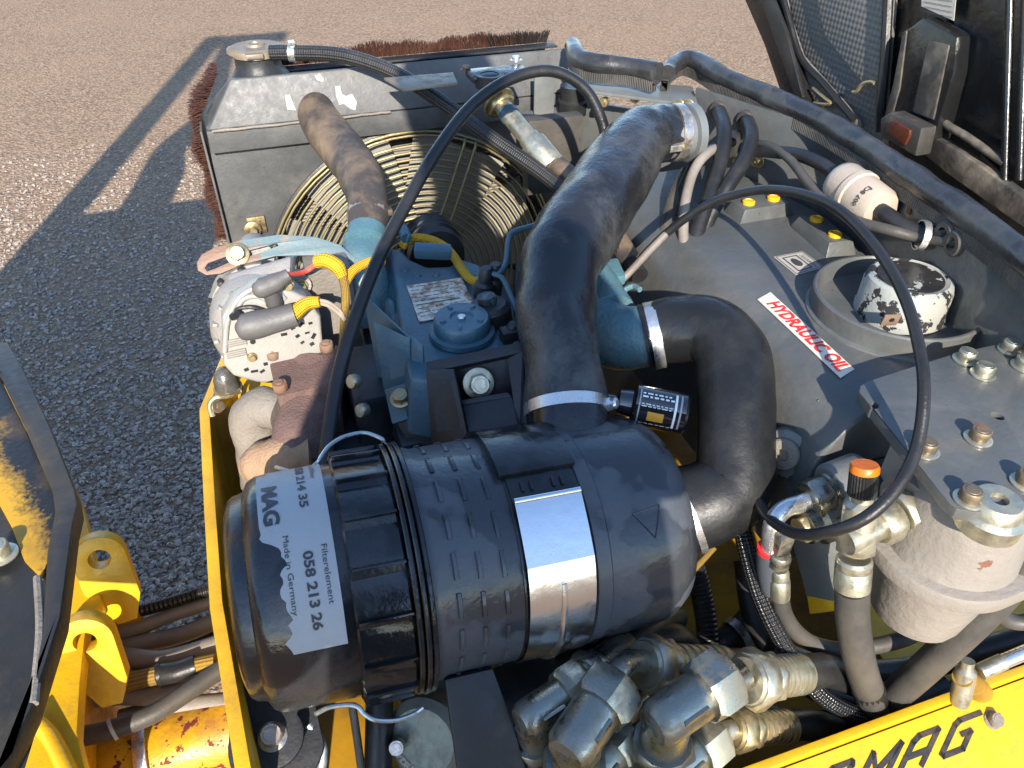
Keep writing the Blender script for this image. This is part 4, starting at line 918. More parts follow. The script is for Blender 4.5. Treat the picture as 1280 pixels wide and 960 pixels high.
def wrap(s, size, t_, a, bold=0, fit=None, name='print_text', mat='ink_dark'):
    vs, fs = text2d(s, size, bold); k = fit/max(p.x for p in vs) if fit else 1; m = MB()
    m.add([fp(t_+p.y, a + p.x*k/.115, lab_r(t_+p.y)+.0005) for p in vs], fs); return m.build(name, mat, lb, flip=False)
wrap('MAG', .018, .0385, rad(-15), .0008, fit=.052)
wrap('058 214 35', .0105, .070, rad(-36), .0003, fit=.081)
wrap('Luftfilter', .0068, .083, rad(-34), 0, fit=.038)
wrap('Filterelement', .0075, .0825, rad(24), 0, fit=.052)
wrap('058 213 26', .0115, .0670, rad(26), .0004, fit=.068)
wrap('Made in Germany', .0070, .0520, rad(17), 0, fit=.070)
# wire clips
for pts in ([(345, 584, .80), (358, 588, .79), (372, 592, .785), (388, 585, .78), (398, 577, .775), (402, 570, .78), (412, 557, .79), (430, 546, .80), (455, 541, .81), (476, 548, .80), (480, 553, .80)],
            [(395, 892, .70), (412, 884, .69), (436, 881, .69), (448, 884, .69), (455, 892, .69), (470, 900, .69), (495, 900, .70), (518, 892, .71), (530, 884, .71)]):
    m = MB(); m.tube([pd(*p) for p in pts], .0022, 8, 6); single('wire_clip', m, 'wire_steel', 'bent wire clip hooked over the top of the filter cap' if pts[0][0] < 350 else 'bent wire clip hanging under the filter cap', 'clip', 'wire clips of the air filter')

# ============================================================ AIR HOSES
jh = thing('air_hose', 'thick black rubber U-bend hose from air filter to blue elbow', 'hose', pd(915, 560, .88))
JP = [(808, 420, .955), (840, 413, .95), (884, 414, .935), (913, 442, .912), (919, 500, .885), (919, 562, .866), (914, 608, .857), (886, 627, .855), (845, 640, .858)]
m = MB(); m.tube([pd(*p) for p in JP], [.0395, .041, .0425, .044, .044, .0435, .045, .047, .049], 32, 8); m.wobble(.0016, 16); m.build('hose', 'rubber_wet', jh)
a_ = pd(818, 419, .954); t_ = (pd(840, 413, .95)-pd(808, 420, .955)).normalized()
m = MB(); m.lathe([(.038, -.0065), (.0424, -.0065), (.0424, .0065), (.038, .0065)], a_, t_, 36); cl = m.build('clamp', 'steel', jh)
m = MB(); m.lathe([(.038, -.009), (.0415, -.009), (.0415, -.006), (.038, -.006)], a_-t_*.004, t_, 36); m.build('clamp_edge', 'rubber_clean', cl)
m = MB(); m.lathe([(.04, -.004), (.0525, -.004), (.0525, .004), (.04, .004)], pd(856, 636, .857), (pd(884, 624, .856)-pd(845, 640, .858)), 36); m.build('clamp', 'steel', jh)
el = thing('intake_elbow', 'pale blue cast intake elbow between the black pipe and U-bend hose', 'elbow', pd(780, 420, .99))
m = MB(); m.tube([pd(722, 392, 1.02), pd(745, 410, 1.0), pd(775, 422, .975), pd(800, 421, .96), pd(812, 420, .957)], [.043, .043, .0415, .039, .038], 32, 6); m.build('elbow', 'intake_blue', el)
m = MB(); m.tube([pd(742, 345, 1.05), pd(752, 368, 1.03), pd(762, 395, 1.0)], [.026, .03, .035], 24, 5); m.build('neck', 'intake_blue', el)
m = MB(); m.box(pd(750, 343, 1.06), (.06, .05, .016), V((.95, -.2, .1)).normalized(), V((.2, .95, 0)).normalized()); m.build('flange', 'intake_blue', el, bevel=.003)
m = MB(); m.tube([pd(776, 372, 1.02), pd(782, 362, 1.02), pd(792, 358, 1.02), pd(800, 362, 1.01)], .004, 8); m.build('vent_pipe', 'intake_blue', el)
# big moulded intake pipe
ip = thing('intake_pipe', 'big wet black moulded intake pipe standing on the air filter', 'pipe', pd(700, 500, .87))
IP = [(842, 166, 1.165), (822, 167, 1.155), (800, 176, 1.135), (778, 205, 1.09), (750, 249, 1.035), (722, 291, .98), (701, 325, .945), (696, 362, .92), (696, 410, .893), (703, 460, .875), (708, 505, .862)]
m = MB(); m.tube([pd(*p) for p in IP], [.040, .041, .047, .053, .0545, .0525, .050, .0475, .0455, .0455, .0465], 40, 10); m.wobble(.0042, 14)
rs = random.Random(12)
m.build('pipe', 'pipe_plastic', ip)
for (px, py, d, tx, ty, td, r_, w_, mt) in ((708, 511, .8605, 703, 460, .875, .0478, .0065, 'steel'), (843, 166, 1.164, 822, 167, 1.155, .0425, .0075, 'clamp')):
    a_ = pd(px, py, d); t_ = (pd(tx, ty, td)-a_).normalized()
    m = MB(); m.lathe([(r_-.004, -w_), (r_, -w_), (r_, w_), (r_-.004, w_)], a_, t_, 40); cl = m.build('clamp', mt, ip)
    q = pd(766, 504, .845) if py > 300 else pd(852, 183, 1.13)
    m = MB(); m.lathe([(0, -.009), (.0065, -.009), (.0065, .004), (.004, .006), (0, .006)], q, V((.6, -.7, .4)), 14); m.build('clamp_screw', 'steel' if py > 300 else 'zinc', cl)
    m = MB(); m.box(q-V((.012, .0, .0)), (.022, .012, .010)); m.build('clamp_housing', mt, cl, bevel=.001)
m = MB(); m.tube([pd(708, 512, .86), pd(712, 540, .852), pd(716, 575, .85)], [.0455, .047, .05], 32, 4); m.build('filter_stub', 'black_plastic', ip)
# restriction indicator
ri = thing('restriction_indicator', 'small glossy black service indicator with white print and orange window', 'indicator', pd(815, 515, .87))
i0, i1 = pd(776, 502, .868), pd(858, 518, .860); ia = (i1-i0).normalized(); IL = (i1-i0).length; IR = .0235
paint('white_ink', (.75, .75, .73), var=.02, dust_amt=0, rough=.3)
t = NT('clear_black'); t.set((.012, .012, .013), .05, 0, .6, 1.)
m = MB(); m.lathe([(0, -.02), (.006, -.02), (.006, -.006), (.014, -.002), (.0155, .012), (IR, .016), (IR, IL-.003), (IR-.003, IL), (0, IL)], i0, ia, 36); bdy = m.build('body', 'clear_black', ri)
ix = (CAM-i0) - ia*(CAM-i0).dot(ia); ix.normalize(); iy = ia.cross(ix)
def ipt(t_, a): return i0 + ia*t_ + (ix*math.cos(a)+iy*math.sin(a))*(IR+.0006)
def ipatch(t0, t1, a0, a1, name, mat):
    m = MB(); vs = []
    for k in range(7): a = rad(a0+(a1-a0)*k/6); vs += [ipt(t0, a), ipt(t1, a)]
    m.add(vs, [(k*2, k*2+1, k*2+3, k*2+2) for k in range(6)]); return m.build(name, mat, bdy, flip=False)
sgn = 1 if (ix*math.cos(.5)+iy*math.sin(.5)).z < (ix*math.cos(.5)-iy*math.sin(.5)).z else -1
ipatch(.030, .048, sgn*12, sgn*38, 'orange_window', 'amber')
ipatch(.058, .0605, sgn*-50, sgn*50, 'white_band', 'white_ink'); ipatch(.064, .066, sgn*-50, sgn*50, 'white_band', 'label_paper'); ipatch(.019, .0205, sgn*-50, sgn*50, 'white_band', 'label_paper')
rs = random.Random(8)
for a_ in (-40, -30, -8, -2, 48):
    t_ = .022
    while t_ < .055: L = rs.uniform(.002, .006); ipatch(t_, t_+L, sgn*a_, sgn*(a_+(2 if a_ > -20 else 5)), 'print_mark', 'white_ink'); t_ += L+.002
# ============================================================ BULKHEAD WITH SEAL
bk = thing('bulkhead', 'grey steel bulkhead behind the oil tank with flange and grommet holes', 'bulkhead', (.77, .8, Z(1.1)))
W = [(V((.555, 1.335, 0)), .425), (V((.718, 1.165, 0)), .405), (V((.805, .905, 0)), .402), (V((.718, .43, 0)), .398), (V((.69, .25, 0)), .395)]
for i in range(1, 3):
    (a, ha), (b, hb) = W[i], W[i+1]; nrm = V(((b-a).y, -(b-a).x, 0)).normalized()
    if nrm.x < 0: nrm = -nrm
    q = [V((a.x, a.y, Z(.76))), V((b.x, b.y, Z(.76))), V((b.x, b.y, Z(hb))), V((a.x, a.y, Z(ha)))]
    m = MB(); m.hexa(q, [p+nrm*.006 for p in q]); m.build('wall_panel', 'grey_paint', bk, bevel=.0008)
a, b = W[0][0], W[1][0]; dd = (b-a).normalized(); nn = V((dd.y, -dd.x, 0))
if nn.y > 0: nn = -nn
q = [V((a.x, a.y, Z(1.1))), V((b.x, b.y, Z(1.1))), V((b.x, b.y, Z(.47))), V((a.x, a.y, Z(.47)))]
m = MB(); m.hexa([p-nn*.035 for p in q], [p-nn*.041 for p in q]); m.build('corner_panel', 'grey_paint', bk)
q = [pz(735, 113, .42), pz(873, 132, .42), pz(866, 108, .42), pz(716, 94, .42)]
m = MB(); m.hexa([p+V((0, 0, -.005)) for p in q], q); m.build('flange', 'grey_plain', bk, bevel=.0008)
for x, y, d in ((757, 126, 1.36), (796, 121, 1.36)): bolt(bk, pd(x, y, d), nn, .016, .012, None, 'zinc', stud=.006)
for x, y in ((848, 133), (860, 133)): bolt(bk, pd(x, y, 1.27), V((-.8, -.6, .1)), .016, .010, .012, 'zinc', stud=.005)
def wall_pt(px, py, i=2, off=.002):
    (a, _), (b, _) = W[i-1], W[i]; nrm = V(((b-a).y, -(b-a).x, 0)).normalized()
    if nrm.x > 0: nrm = -nrm
    r = ray(px, py); k = (a-CAM).dot(nrm)/r.dot(nrm); return CAM+r*k+nrm*off, nrm
for x, y, i in ((926, 199, 2), (949, 201, 2), (1117, 250, 3)):
    p, n_ = wall_pt(x, y, i, .001); bolt(bk, p, n_, .014, .009, .011, 'zinc', stud=.005)
p, n_ = wall_pt(1140, 257, 3, .0015); m = MB(); m.box(p, (.008, .022, .001), n_.cross(EZ), EZ, n_); m.build('slot', 'rubber_clean', bk)
for x, y, i in ((899, 138, 2), (933, 150, 2), (1185, 292, 3), (1196, 304, 3)):
    p, n_ = wall_pt(x, y, i, 0); m = MB(); m.lathe([(.008, .0), (.0160, .0), (.0160, .005), (.0135, .008), (.008, .008)], p, n_, 24); m.build('grommet', 'rubber_grey', bk)
p, n_ = wall_pt(868, 163, 2, 0); m = MB(); m.lathe([(0, 0), (.043, 0), (.043, .012), (.036, .014), (.036, .05), (0, .05)], pd(866, 165, 1.17), V((-1, -.05, 0)), 36); m.build('pipe_socket', 'grey_plain', bk)
# rubber seals
def seal(pts, h, name, label, r=.0165):
    s_ = thing(name, label, 'seal', pz(*pts[0], h), 'rubber edge seals')
    P = [pz(x, y, h) for x, y in pts]; 
    m = MB(); m.tube(P, [r*random.uniform(.93, 1.07) for _ in P], 20, 10); m.wobble(.0024, 20); m.build('bulb', 'seal_rubber', s_)
    Q = [p - V((0, 0, r*1.15)) + V((-.006, -.004, 0)) for p in P]; m = MB(); vs = []; C_, _ = catmull(Q, 10)
    t = MAT.get('trim')
    for i, p in enumerate(C_):
        tt = (C_[min(i+1, len(C_)-1)]-C_[max(i-1, 0)]).normalized(); s2 = tt.cross(EZ).normalized(); vs += [p+s2*.006-EZ*.0085, p+s2*.006+EZ*.0085, p-s2*.006+EZ*.0085, p-s2*.006-EZ*.0085]
    uvs = []; fs = []; L = 0
    for i in range(len(C_)-1):
        d_ = (C_[i+1]-C_[i]).length
        for k in range(4): fs.append((i*4+k, i*4+(k+1) % 4, i*4+4+(k+1) % 4, i*4+4+k)); uvs.append(((k/4, L), (k/4+.25, L), (k/4+.25, L+d_), (k/4, L+d_)))
        L += d_
    m.add(vs, fs, uvs); m.build('clamp_strip', 'trim', s_)
rubber('trim', col=(.05, .048, .045), dust=(.2, .18, .15), amt=.5, rough=.5, ribs=260.)
seal([(716, 58), (724, 72), (745, 80), (790, 84), (822, 92)], .385, 'edge_seal', 'short wet rubber seal end piece behind the flange', .0170)
seal([(834, 92), (842, 80), (858, 73), (878, 80), (905, 96), (960, 120), (1000, 137), (1042, 158), (1090, 188), (1140, 222), (1200, 262), (1290, 330), (1400, 420)], .392, 'edge_seal', 'long black rubber seal running along the bulkhead top', .0160)

# ============================================================ HYDRAULIC TANK
TH_ = .515
def on_tank(x, y, lift=0): return pz(x, y, TH_-lift)
def tank_z(u): return Z(TH_)
tk = thing('hydraulic_tank', 'grey hydraulic oil tank with round filler collar and red lettered label', 'tank', (.62, .75, Z(.9)))
prof = [(-.30, .45)] + [(.492 + .075*(1-math.cos(rad(q))), -.105 + .105*math.sin(rad(q))) for q in range(0, 91, 9)]
m = MB(); vs = []
st_ = [(.462, .718), (.60, .742), (.75, .770), (.87, .792), (1.0, .768), (1.10, .74)]
for y, u1 in st_: vs += [V((.492, y, Z(.74)))] + [V((x, y, Z(TH_)+z)) for x, z in prof[1:]] + [V((u1, y, Z(TH_))), V((u1, y, Z(.74)))]
k_ = len(prof)+2; fs = [tuple(range(k_)), tuple(reversed(range((len(st_)-1)*k_, len(st_)*k_)))]
for i in range(len(st_)-1): fs += [(i*k_+j, i*k_+(j+1) % k_, (i+1)*k_+(j+1) % k_, (i+1)*k_+j) for j in range(k_)]
m.add(vs, fs); m.build('tank_body', 'grey_paint', tk, bevel=.006, seg=3)
m = MB(); q = [pd(985, 660, .84), pd(1072, 652, .80), pd(1060, 728, .83), pd(1042, 752, .85), pd(1008, 745, .87)]; plate(q, .006, 'support_leg', 'grey_plain', tk)
plate([pd(1008, 742, .87), pd(1042, 750, .85), pd(1044, 764, .855), pd(1012, 768, .875)], .004, 'leg_foot', 'yellow_paint', tk)
m = MB(); m.box((.575, .425, Z(.66)), (.12, .07, .14)); m.build('front_box', 'grey_plain', tk, bevel=.004)
# mounting blocks with yellow plugs
def ell(c, axu, axv, lx, ly, hz):
    m = MB(); a = V((axu[0], axu[1], 0)).normalized(); b_ = V((-a.y, a.x, 0)); base = [c + a*sx*lx/2*1.25 + b_*sy*ly/2*1.35 for sx, sy in ((-1, -1), (1, -1), (1, 1), (-1, 1))]
    tp_ = [c + a*sx*lx/2 + b_*sy*ly/2 + EZ*hz for sx, sy in ((-1, -1), (1, -1), (1, 1), (-1, 1))]; m.hexa(base, tp_); return m
for (p1, p2) in (((936, 252), (967, 247)), ((1021, 273), (1044, 292))):
    a, b = on_tank(*p1, .022), on_tank(*p2, .022); c = (a+b)/2; c.z = tank_z(c.x)-.004; d_ = b-a
    o_ = ell(c, d_, None, d_.length+.034, .036, .023).build('block', 'grey_paint', tk, bevel=.0015)
    for p in (a, b): m = MB(); m.lathe([(0, 0), (.0095, 0), (.0095, .005), (.0065, .0065), (.006, .005), (0, .005)], V((p.x, p.y, c.z+.022)), EZ, 20); m.build('plug', 'yellow_plastic', o_)
# filler collar
cc = on_tank(1115, 392)
m = MB(); m.lathe([(.062, -.001), (.104, -.001), (.103, .002), (.0995, .004), (.099, .026), (.097, .028), (.0945, .028), (.0925, .025), (.089, .006), (.070, .004), (.045, .004), (.045, .0)], cc, EZ, 64); m.build('collar', 'grey_paint', tk)
# labels
L4 = [on_tank(947, 374, .0012), on_tank(963, 365, .0012), on_tank(1068, 461, .0012), on_tank(1051, 472, .0012)]
m = MB(); m.add(L4 + [p-EZ*.001 for p in L4], [(0, 3, 2, 1), (4, 5, 6, 7), (0, 1, 5, 4), (1, 2, 6, 5), (2, 3, 7, 6), (3, 0, 4, 7)]); hl = m.build('lettered_label', 'label_cream', tk)
ax = (L4[3]-L4[0]).normalized(); ay = (L4[1]-L4[0]); ay = (ay-ax*ay.dot(ax)).normalized(); wid = (L4[1]-L4[0]).length; ln = (L4[3]-L4[0]).length
flat_text('HYDRAULIC OIL', wid*.92, L4[0]+ax*.012+ay*wid*.18+EZ*.0007, ax, ay, 'print_text', 'ink_red', hl, bold=.0009, fit=ln-.022)
D4 = [on_tank(967, 321, .0008), on_tank(1003, 314, .0008), on_tank(1031, 334, .0008), on_tank(995, 344, .0008)]
m = MB(); m.add(D4, [(0, 3, 2, 1)]); dc = m.build('decal', 'label_torn', tk, flip=False)
def dq(a, b, lift=.0006): p = D4[0]+(D4[1]-D4[0])*a; q = D4[3]+(D4[2]-D4[3])*a; return p.lerp(q, b)+EZ*lift
def dstrip(pts, w_, name='decal_line', mat='ink_dark'):
    m = MB(); P = [dq(*p) for p in pts]
    for a, b in zip(P[:-1], P[1:]):
        d_ = (b-a).normalized(); s_ = EZ.cross(d_)*w_/2; m.add([a-s_-d_*w_/2, b-s_+d_*w_/2, b+s_+d_*w_/2, a+s_-d_*w_/2], [(0, 1, 2, 3)])
    m.build(name, mat, dc, flip=False)
dstrip([(.05, .05), (.95, .05), (.95, .95), (.05, .95), (.05, .05)], .0009); dstrip([(.2, .16), (.66, .16), (.66, .86), (.2, .86), (.2, .16)], .0018)
m = MB(); m.add([dq(.43+.13*math.cos(q), .52+.17*math.sin(q)*(1 if math.sin(q) > 0 else 1.5)) for q in [2*math.pi*k/18 for k in range(18)]], [tuple(range(18))]); m.build('decal_drop', 'ink_dark', dc, flip=False)
a_ = dq(.93, .16); b_ = dq(.93, .86); 
flat_text('HYDRAULIC', .0085, dq(.74, .88), (dq(.74, .1)-dq(.74, .88)), -(dq(.9, .5)-dq(.7, .5))*-1, 'print_text', 'ink_dark', dc, fit=(b_-a_).length)
plate([pd(960, 540, .87), pd(985, 545, .86), pd(1000, 575, .85), pd(985, 600, .86), pd(962, 590, .875)], .02, 'port_pad', 'grey_plain', tk, .004)
# filler cap
hc = thing('tank_cap', 'chipped white and black screw cap in the tank filler collar', 'cap', cc)
kc = cc + V((.004, -.004, .004))
m = MB(); m.lathe([(0, 0), (.052, 0), (.0525, .006), (.051, .010), (.0505, .040), (.048, .048), (.043, .051), (.038, .049), (0, .049)], kc, EZ, 56); m.build('cap_body', 'cap_paint', hc)
m = MB(); m.lathe([(0, .0492), (.0378, .0492), (.0375, .0505), (0, .0505)], kc, EZ, 48); m.build('cap_top', 'cap_black', hc)
tp_ = pd(1113, 400, .875); m = MB(); m.box(tp_, (.019, .003, .017), V((.96, -.28, 0)), V((.25, .85, .2)).normalized(), V((-.1, -.25, .96)).normalized()); m.build('lock_tab', 'rust', hc, bevel=.0012)
m = MB(); m.lathe([(0, -.0022), (.0028, -.0022), (.0028, .0022), (0, .0022)], tp_+V((0, -.001, .002)), V((.25, .85, .2)), 12); m.build('tab_hole', 'rubber', hc)

# ============================================================ FILTER PLATE AND RETURN FILTER
fpz = .478
pl = thing('filter_plate', 'thick grey steel plate with many bolts on the right edge', 'plate', pz(1180, 540, fpz+.02))
oc_ = [(1074, 490), (1076, 482), (1086, 476), (1190, 443), (1300, 418), (1320, 640), (1215, 640), (1196, 636), (1186, 628)]
P = [pz(x, y, fpz) for x, y in oc_]; o0 = P[0]
hol = [[pz(1093+6*math.cos(q), 507+4*math.sin(q), fpz) for q in [k*math.pi/6 for k in range(12)]], [pz(1247+9*math.cos(q)+0*3, 520+4*math.sin(q)+3*math.cos(q), fpz) for q in [k*math.pi/6 for k in range(12)]]]
m = MB(); m.prism(in_plane(P, o0, EX, EY), o0, EX, EY, -.012, [in_plane(h_, o0, EX, EY) for h_ in hol]); m.build('plate', 'grey_paint', pl, bevel=.0015)
for x, y, mt in ((1206, 450, 'zinc_pale'), (1228, 468, 'zinc_pale'), (1262, 438, 'zinc_pale'), (1279, 458, 'zinc_pale'), (1222, 549, 'rusty_bolt'), (1156, 564, 'rusty_bolt'), (1210, 625, 'rusty_bolt'), (1281, 604, 'rusty_bolt')):
    bolt(pl, pz(x, y, fpz-.0005), EZ, .0165, .010, .0125, mt, wmat='zinc_pale')
rf = thing('return_filter', 'chalky white hydraulic return filter with bowl, flange and hex port', 'filter', pz(1150, 800, .70))
C = pz(1180, 688, .60); RF = .066
m = MB(); m.lathe([(0, -.095), (.036, -.095), (.046, -.089), (.051, -.072), (.058, .0), (0, .0)], C, EZ, 48); m.build('bowl', 'filter_white', rf)
fl2 = [(RF*1.03*math.cos(q)*(1+.20*max(0, math.cos(2*(q+.75)))**3), RF*math.sin(q)*(1+.20*max(0, math.cos(2*(q+.75)))**3)) for q in [2*math.pi*k/64 for k in range(64)]]
m = MB(); m.prism([(x*1.1, y*1.1) for x, y in fl2], C+V((0, 0, -.004)), EX, EY, .020); m.build('flange', 'filter_white', rf, bevel=.004)
m = MB(); m.lathe([(.062, .014), (.060, .034), (.056, .060), (.052, .085), (.040, .106), (0, .108)], C, EZ, 40); m.build('head', 'filter_white', rf)
m = MB(); m.box(C+V((.02, .03, .075)), (.12, .09, .06)); m.build('head_block', 'filter_white', rf, bevel=.012)
pn = pd(1128, 640, .735); pa = V((-.95, -.1, -.12)).normalized()
m = MB(); m.lathe([(0, -.04), (.032, -.04), (.034, -.012), (.034, -.006), (.0, -.006)], pn, pa, 32); m.build('port_boss', 'filter_white', rf)
m = MB(); m.hexa_nut(pn-pa*.006, pa, .046, .014); m.build('port_nut', 'zinc_pale', rf); m = MB(); m.hexa_nut(pn+pa*.010, pa, .038, .022); m.build('port_nut', 'zinc_pale', rf); m = MB(); m.lathe([(0, 0), (.014, 0), (.014, .05), (0, .05)], pn+pa*.02, pa, 24); m.build('port_neck', 'zinc_pale', rf)
q = pz(1243, 636, .485); m = MB(); m.lathe([(0, -.02), (.026, -.02), (.027, -.004), (.022, .0), (.020, .010), (.018, .012), (.0075, .012), (.007, .006), (0, .006)], q, EZ, 32); m.build('plug', 'zinc_pale', rf)
# ============================================================ CABLES AND SMALL HOSES ON THE TANK
def hose(name, label, pts, r, mat, cat='hose', group=None, n=12, sub=8):
    m = MB(); m.tube([pd(*p) for p in pts], r, n, sub); return single(name, m, mat, label, cat, group)
hose('throttle_cable', 'thin black cable in a wide loop over the tank cap', [(776, 355, 1.06), (800, 325, 1.045), (835, 290, 1.02), (880, 258, .985), (920, 243, .955), (960, 237, .92), (1005, 243, .875), (1050, 263, .83), (1095, 310, .78), (1130, 370, .735), (1149, 435, .705), (1155, 490, .688), (1147, 555, .682), (1123, 607, .672), (1085, 645, .672), (1040, 664, .69), (995, 667, .73), (962, 648, .785), (945, 620, .83)], .0057, 'rubber_clean', 'cable', None, 12, 10)
G = 'hoses beside the intake pipe'
hose('fuel_hose', 'black hose from the left bulkhead grommet down beside the tank', [(899, 140, 1.262), (905, 160, 1.20), (903, 190, 1.17), (893, 225, 1.15), (880, 262, 1.13), (868, 300, 1.12), (860, 340, 1.11), (852, 400, 1.12)], .0118, 'rubber', group=G)
hose('fuel_hose', 'black hose from the right bulkhead grommet, crossing its neighbour', [(934, 152, 1.235), (939, 172, 1.18), (930, 200, 1.155), (910, 232, 1.14), (888, 268, 1.14), (866, 320, 1.145), (840, 380, 1.16)], .0118, 'rubber', group=G)
hose('fuel_hose', 'tan dusty hose curving down left of the tank', [(905, 183, 1.22), (886, 190, 1.16), (868, 212, 1.14), (857, 250, 1.12), (854, 290, 1.11), (857, 330, 1.11), (860, 375, 1.12)], .0075, 'hose_dusty', group=G)
hose('fuel_hose', 'grey hose at the far left of the hose bundle beside the intake pipe', [(858, 215, 1.2), (842, 248, 1.17), (832, 285, 1.15), (828, 320, 1.14), (830, 355, 1.15), (835, 390, 1.17)], .0105, 'rubber_grey', group=G)
hose('fuel_hose', 'slim black hose behind the tan dusty hose', [(915, 178, 1.25), (895, 184, 1.2), (872, 200, 1.18), (850, 245, 1.17), (845, 300, 1.17), (850, 360, 1.18)], .008, 'rubber', group=G)
hose('control_rod', 'pale rusty rod crossing under the intake pipe', [(775, 352, 1.05), (790, 337, 1.045), (815, 310, 1.03), (845, 280, 1.015)], .0052, 'hose_dusty', 'rod')
m = MB(); c0, n0 = wall_pt(921, 178, 2, .01); m.lathe([(0, -.02), (.016, -.02), (.022, -.012), (.022, .006), (.016, .012), (0, .012)], c0, V((.7, -.6, .2)), 28); single('rubber_cap', m, 'white_plastic', 'pale round connector between the two black hoses at the bulkhead', 'connector')
# inline fuel filter
ff = thing('fuel_filter', 'cream plastic inline fuel filter lying against the bulkhead', 'filter', pd(1075, 245, 1.03))
a, b = pd(1050, 226, 1.05), pd(1103, 266, .985); d_ = (b-a).normalized(); L = (b-a).length
m = MB(); m.lathe([(0, -.006), (.012, -.006), (.020, -.004), (.0275, .002), (.0295, .010), (.0295, L*.36), (.032, L*.38), (.032, L*.47), (.0295, L*.49), (.0285, L-.010), (.025, L-.003), (.010, L), (.010, L+.008), (0, L+.008)], a, d_, 40); m.build('housing', 'white_plastic', ff)
ix = (CAM-a) - d_*(CAM-a).dot(d_); ix.normalize(); iy = d_.cross(ix)
def fpt(t_, s_): q = s_/.0297; return a + d_*t_ + (ix*math.cos(q)+iy*math.sin(q))*.0300
vs, fs = text2d('007 8CJ', .0095, .0002); m = MB(); sg = 1 if iy.dot(RT) > 0 else -1; m.add([fpt(L*.80-p.y, sg*(p.x-.014)) for p in vs], fs); m.build('print_text', 'ink_dark', ff, flip=False)
m = MB(); m.tube([pd(1046, 221, 1.055), pd(1030, 207, 1.08), pd(1000, 194, 1.12), pd(968, 190, 1.16), pd(940, 188, 1.19), pd(925, 185, 1.2)], .0095, 12); m.build('hose', 'rubber', ff)
e1, _ = wall_pt(1185, 292, 3, -.004); m = MB(); m.tube([pd(1098, 262, .985), pd(1110, 270, .97), pd(1130, 283, .955), pd(1158, 292, .94), e1], .0105, 12); m.build('hose', 'rubber', ff)
e2, _ = wall_pt(1196, 304, 3, -.004); m = MB(); m.tube([pd(940, 180, 1.2), pd(960, 182, 1.17), pd(985, 197, 1.13), pd(1012, 230, 1.08), pd(1040, 258, 1.03), pd(1070, 276, .99), pd(1110, 287, .955), pd(1150, 297, .94), e2], .0068, 12); single('return_hose', m, 'rubber_grey', 'grey hose passing below the cream fuel filter', 'hose')
m = MB(); m.lathe([(.017, -.004), (.0185, -.004), (.0185, .004), (.017, .004)], pd(1152, 294, .94), V((1, -.5, -.1)), 24); tie = m.build('hose_tie', 'steel', ff)

# ============================================================ HYDRAULIC PORTS BELOW THE TANK
plug = thing('drain_plug', 'oily socket plug in a round boss on the tank side', 'plug', pd(978, 568, .86))
pp = pd(980, 567, .858); pa = V((-.75, -.55, .35)).normalized()
m = MB(); m.lathe([(0, -.03), (.027, -.03), (.027, -.002), (.024, 0), (0, 0)], pp, pa, 32); m.build('boss', 'grey_plain', plug)
m = MB(); m.lathe([(0, 0), (.0185, 0), (.0185, .005), (.0165, .007), (.007, .007), (.007, .002), (0, .002)], pp, pa, 28); m.build('socket_screw', 'dull_cast', plug)
e = thing('elbow_fitting', 'chromed pipe elbow with red ring and grey sleeve under the tank', 'fitting', pd(970, 690, .82))
bs = pd(1046, 612, .80); ea = (pd(1000, 630, .79)-bs).normalized()
m = MB(); m.lathe([(0, -.03), (.030, -.03), (.030, .004), (.026, .008), (0, .008)], bs, ea, 32); m.build('boss', 'grey_plain', e)
m = MB(); m.lathe([(0, 0), (.022, 0), (.022, .006), (0, .006)], bs+ea*.008, ea, 28); m.build('collar', 'fitting', e)
m = MB(); m.hexa_nut(bs+ea*.013, ea, .038, .022, .3); m.build('nut', 'fitting', e)
m = MB(); m.tube([bs+ea*.03, pd(1000, 630, .79), pd(980, 637, .785), pd(966, 655, .785), pd(962, 690, .80)], .0095, 16, 8); m.build('tube', 'steel', e)
m = MB(); m.lathe([(.009, -.002), (.0125, -.002), (.0125, .003), (.009, .003)], pd(961, 687, .80), V((0, 0, 1)), 20); m.build('red_ring', 'red_plastic', e)
m = MB(); m.tube([pd(961, 689, .80), pd(961, 712, .815), pd(964, 738, .83)], [.0125, .0125, .011], 20, 4); m.build('sleeve', 'grey_plastic', e)
e = thing('elbow_fitting', 'small forged elbow with crimped sleeve and slim hose under the tank', 'fitting', pd(980, 720, .81))
bs = pd(1024, 652, .80); ea = (pd(985, 668, .79)-bs).normalized()
m = MB(); m.lathe([(0, -.03), (.024, -.03), (.024, .002), (.018, .006), (.018, .018), (0, .018)], bs, ea, 28); m.build('boss', 'fitting', e)
m = MB(); m.hexa_nut(bs+ea*.012, ea, .026, .014); m.build('nut', 'zinc', e)
m = MB(); c = pd(977, 676, .785); m.box(c, (.018, .018, .028), bevel_ if False else EX, EY, EZ); m.build('body', 'fitting', e, bevel=.004)
m = MB(); m.hexa_nut(pd(976, 692, .79), -EZ, .021, .017); m.build('nut', 'fitting', e)
m = MB(); m.lathe([(0, 0), (.0075, 0), (.0095, .004), (.0095, .012), (.0085, .013), (.0105, .016), (.0105, .040), (0, .040)], pd(975, 712, .80), (pd(975, 745, .82)-pd(975, 712, .80)), 20); m.build('sleeve', 'zinc_pale', e)
m = MB(); m.tube([pd(975, 742, .82), pd(980, 766, .835), pd(995, 790, .85), pd(1020, 806, .86), pd(1060, 812, .865), pd(1130, 798, .87), pd(1180, 770, .88)], .0092, 12); m.build('hose', 'rubber_grey', e)
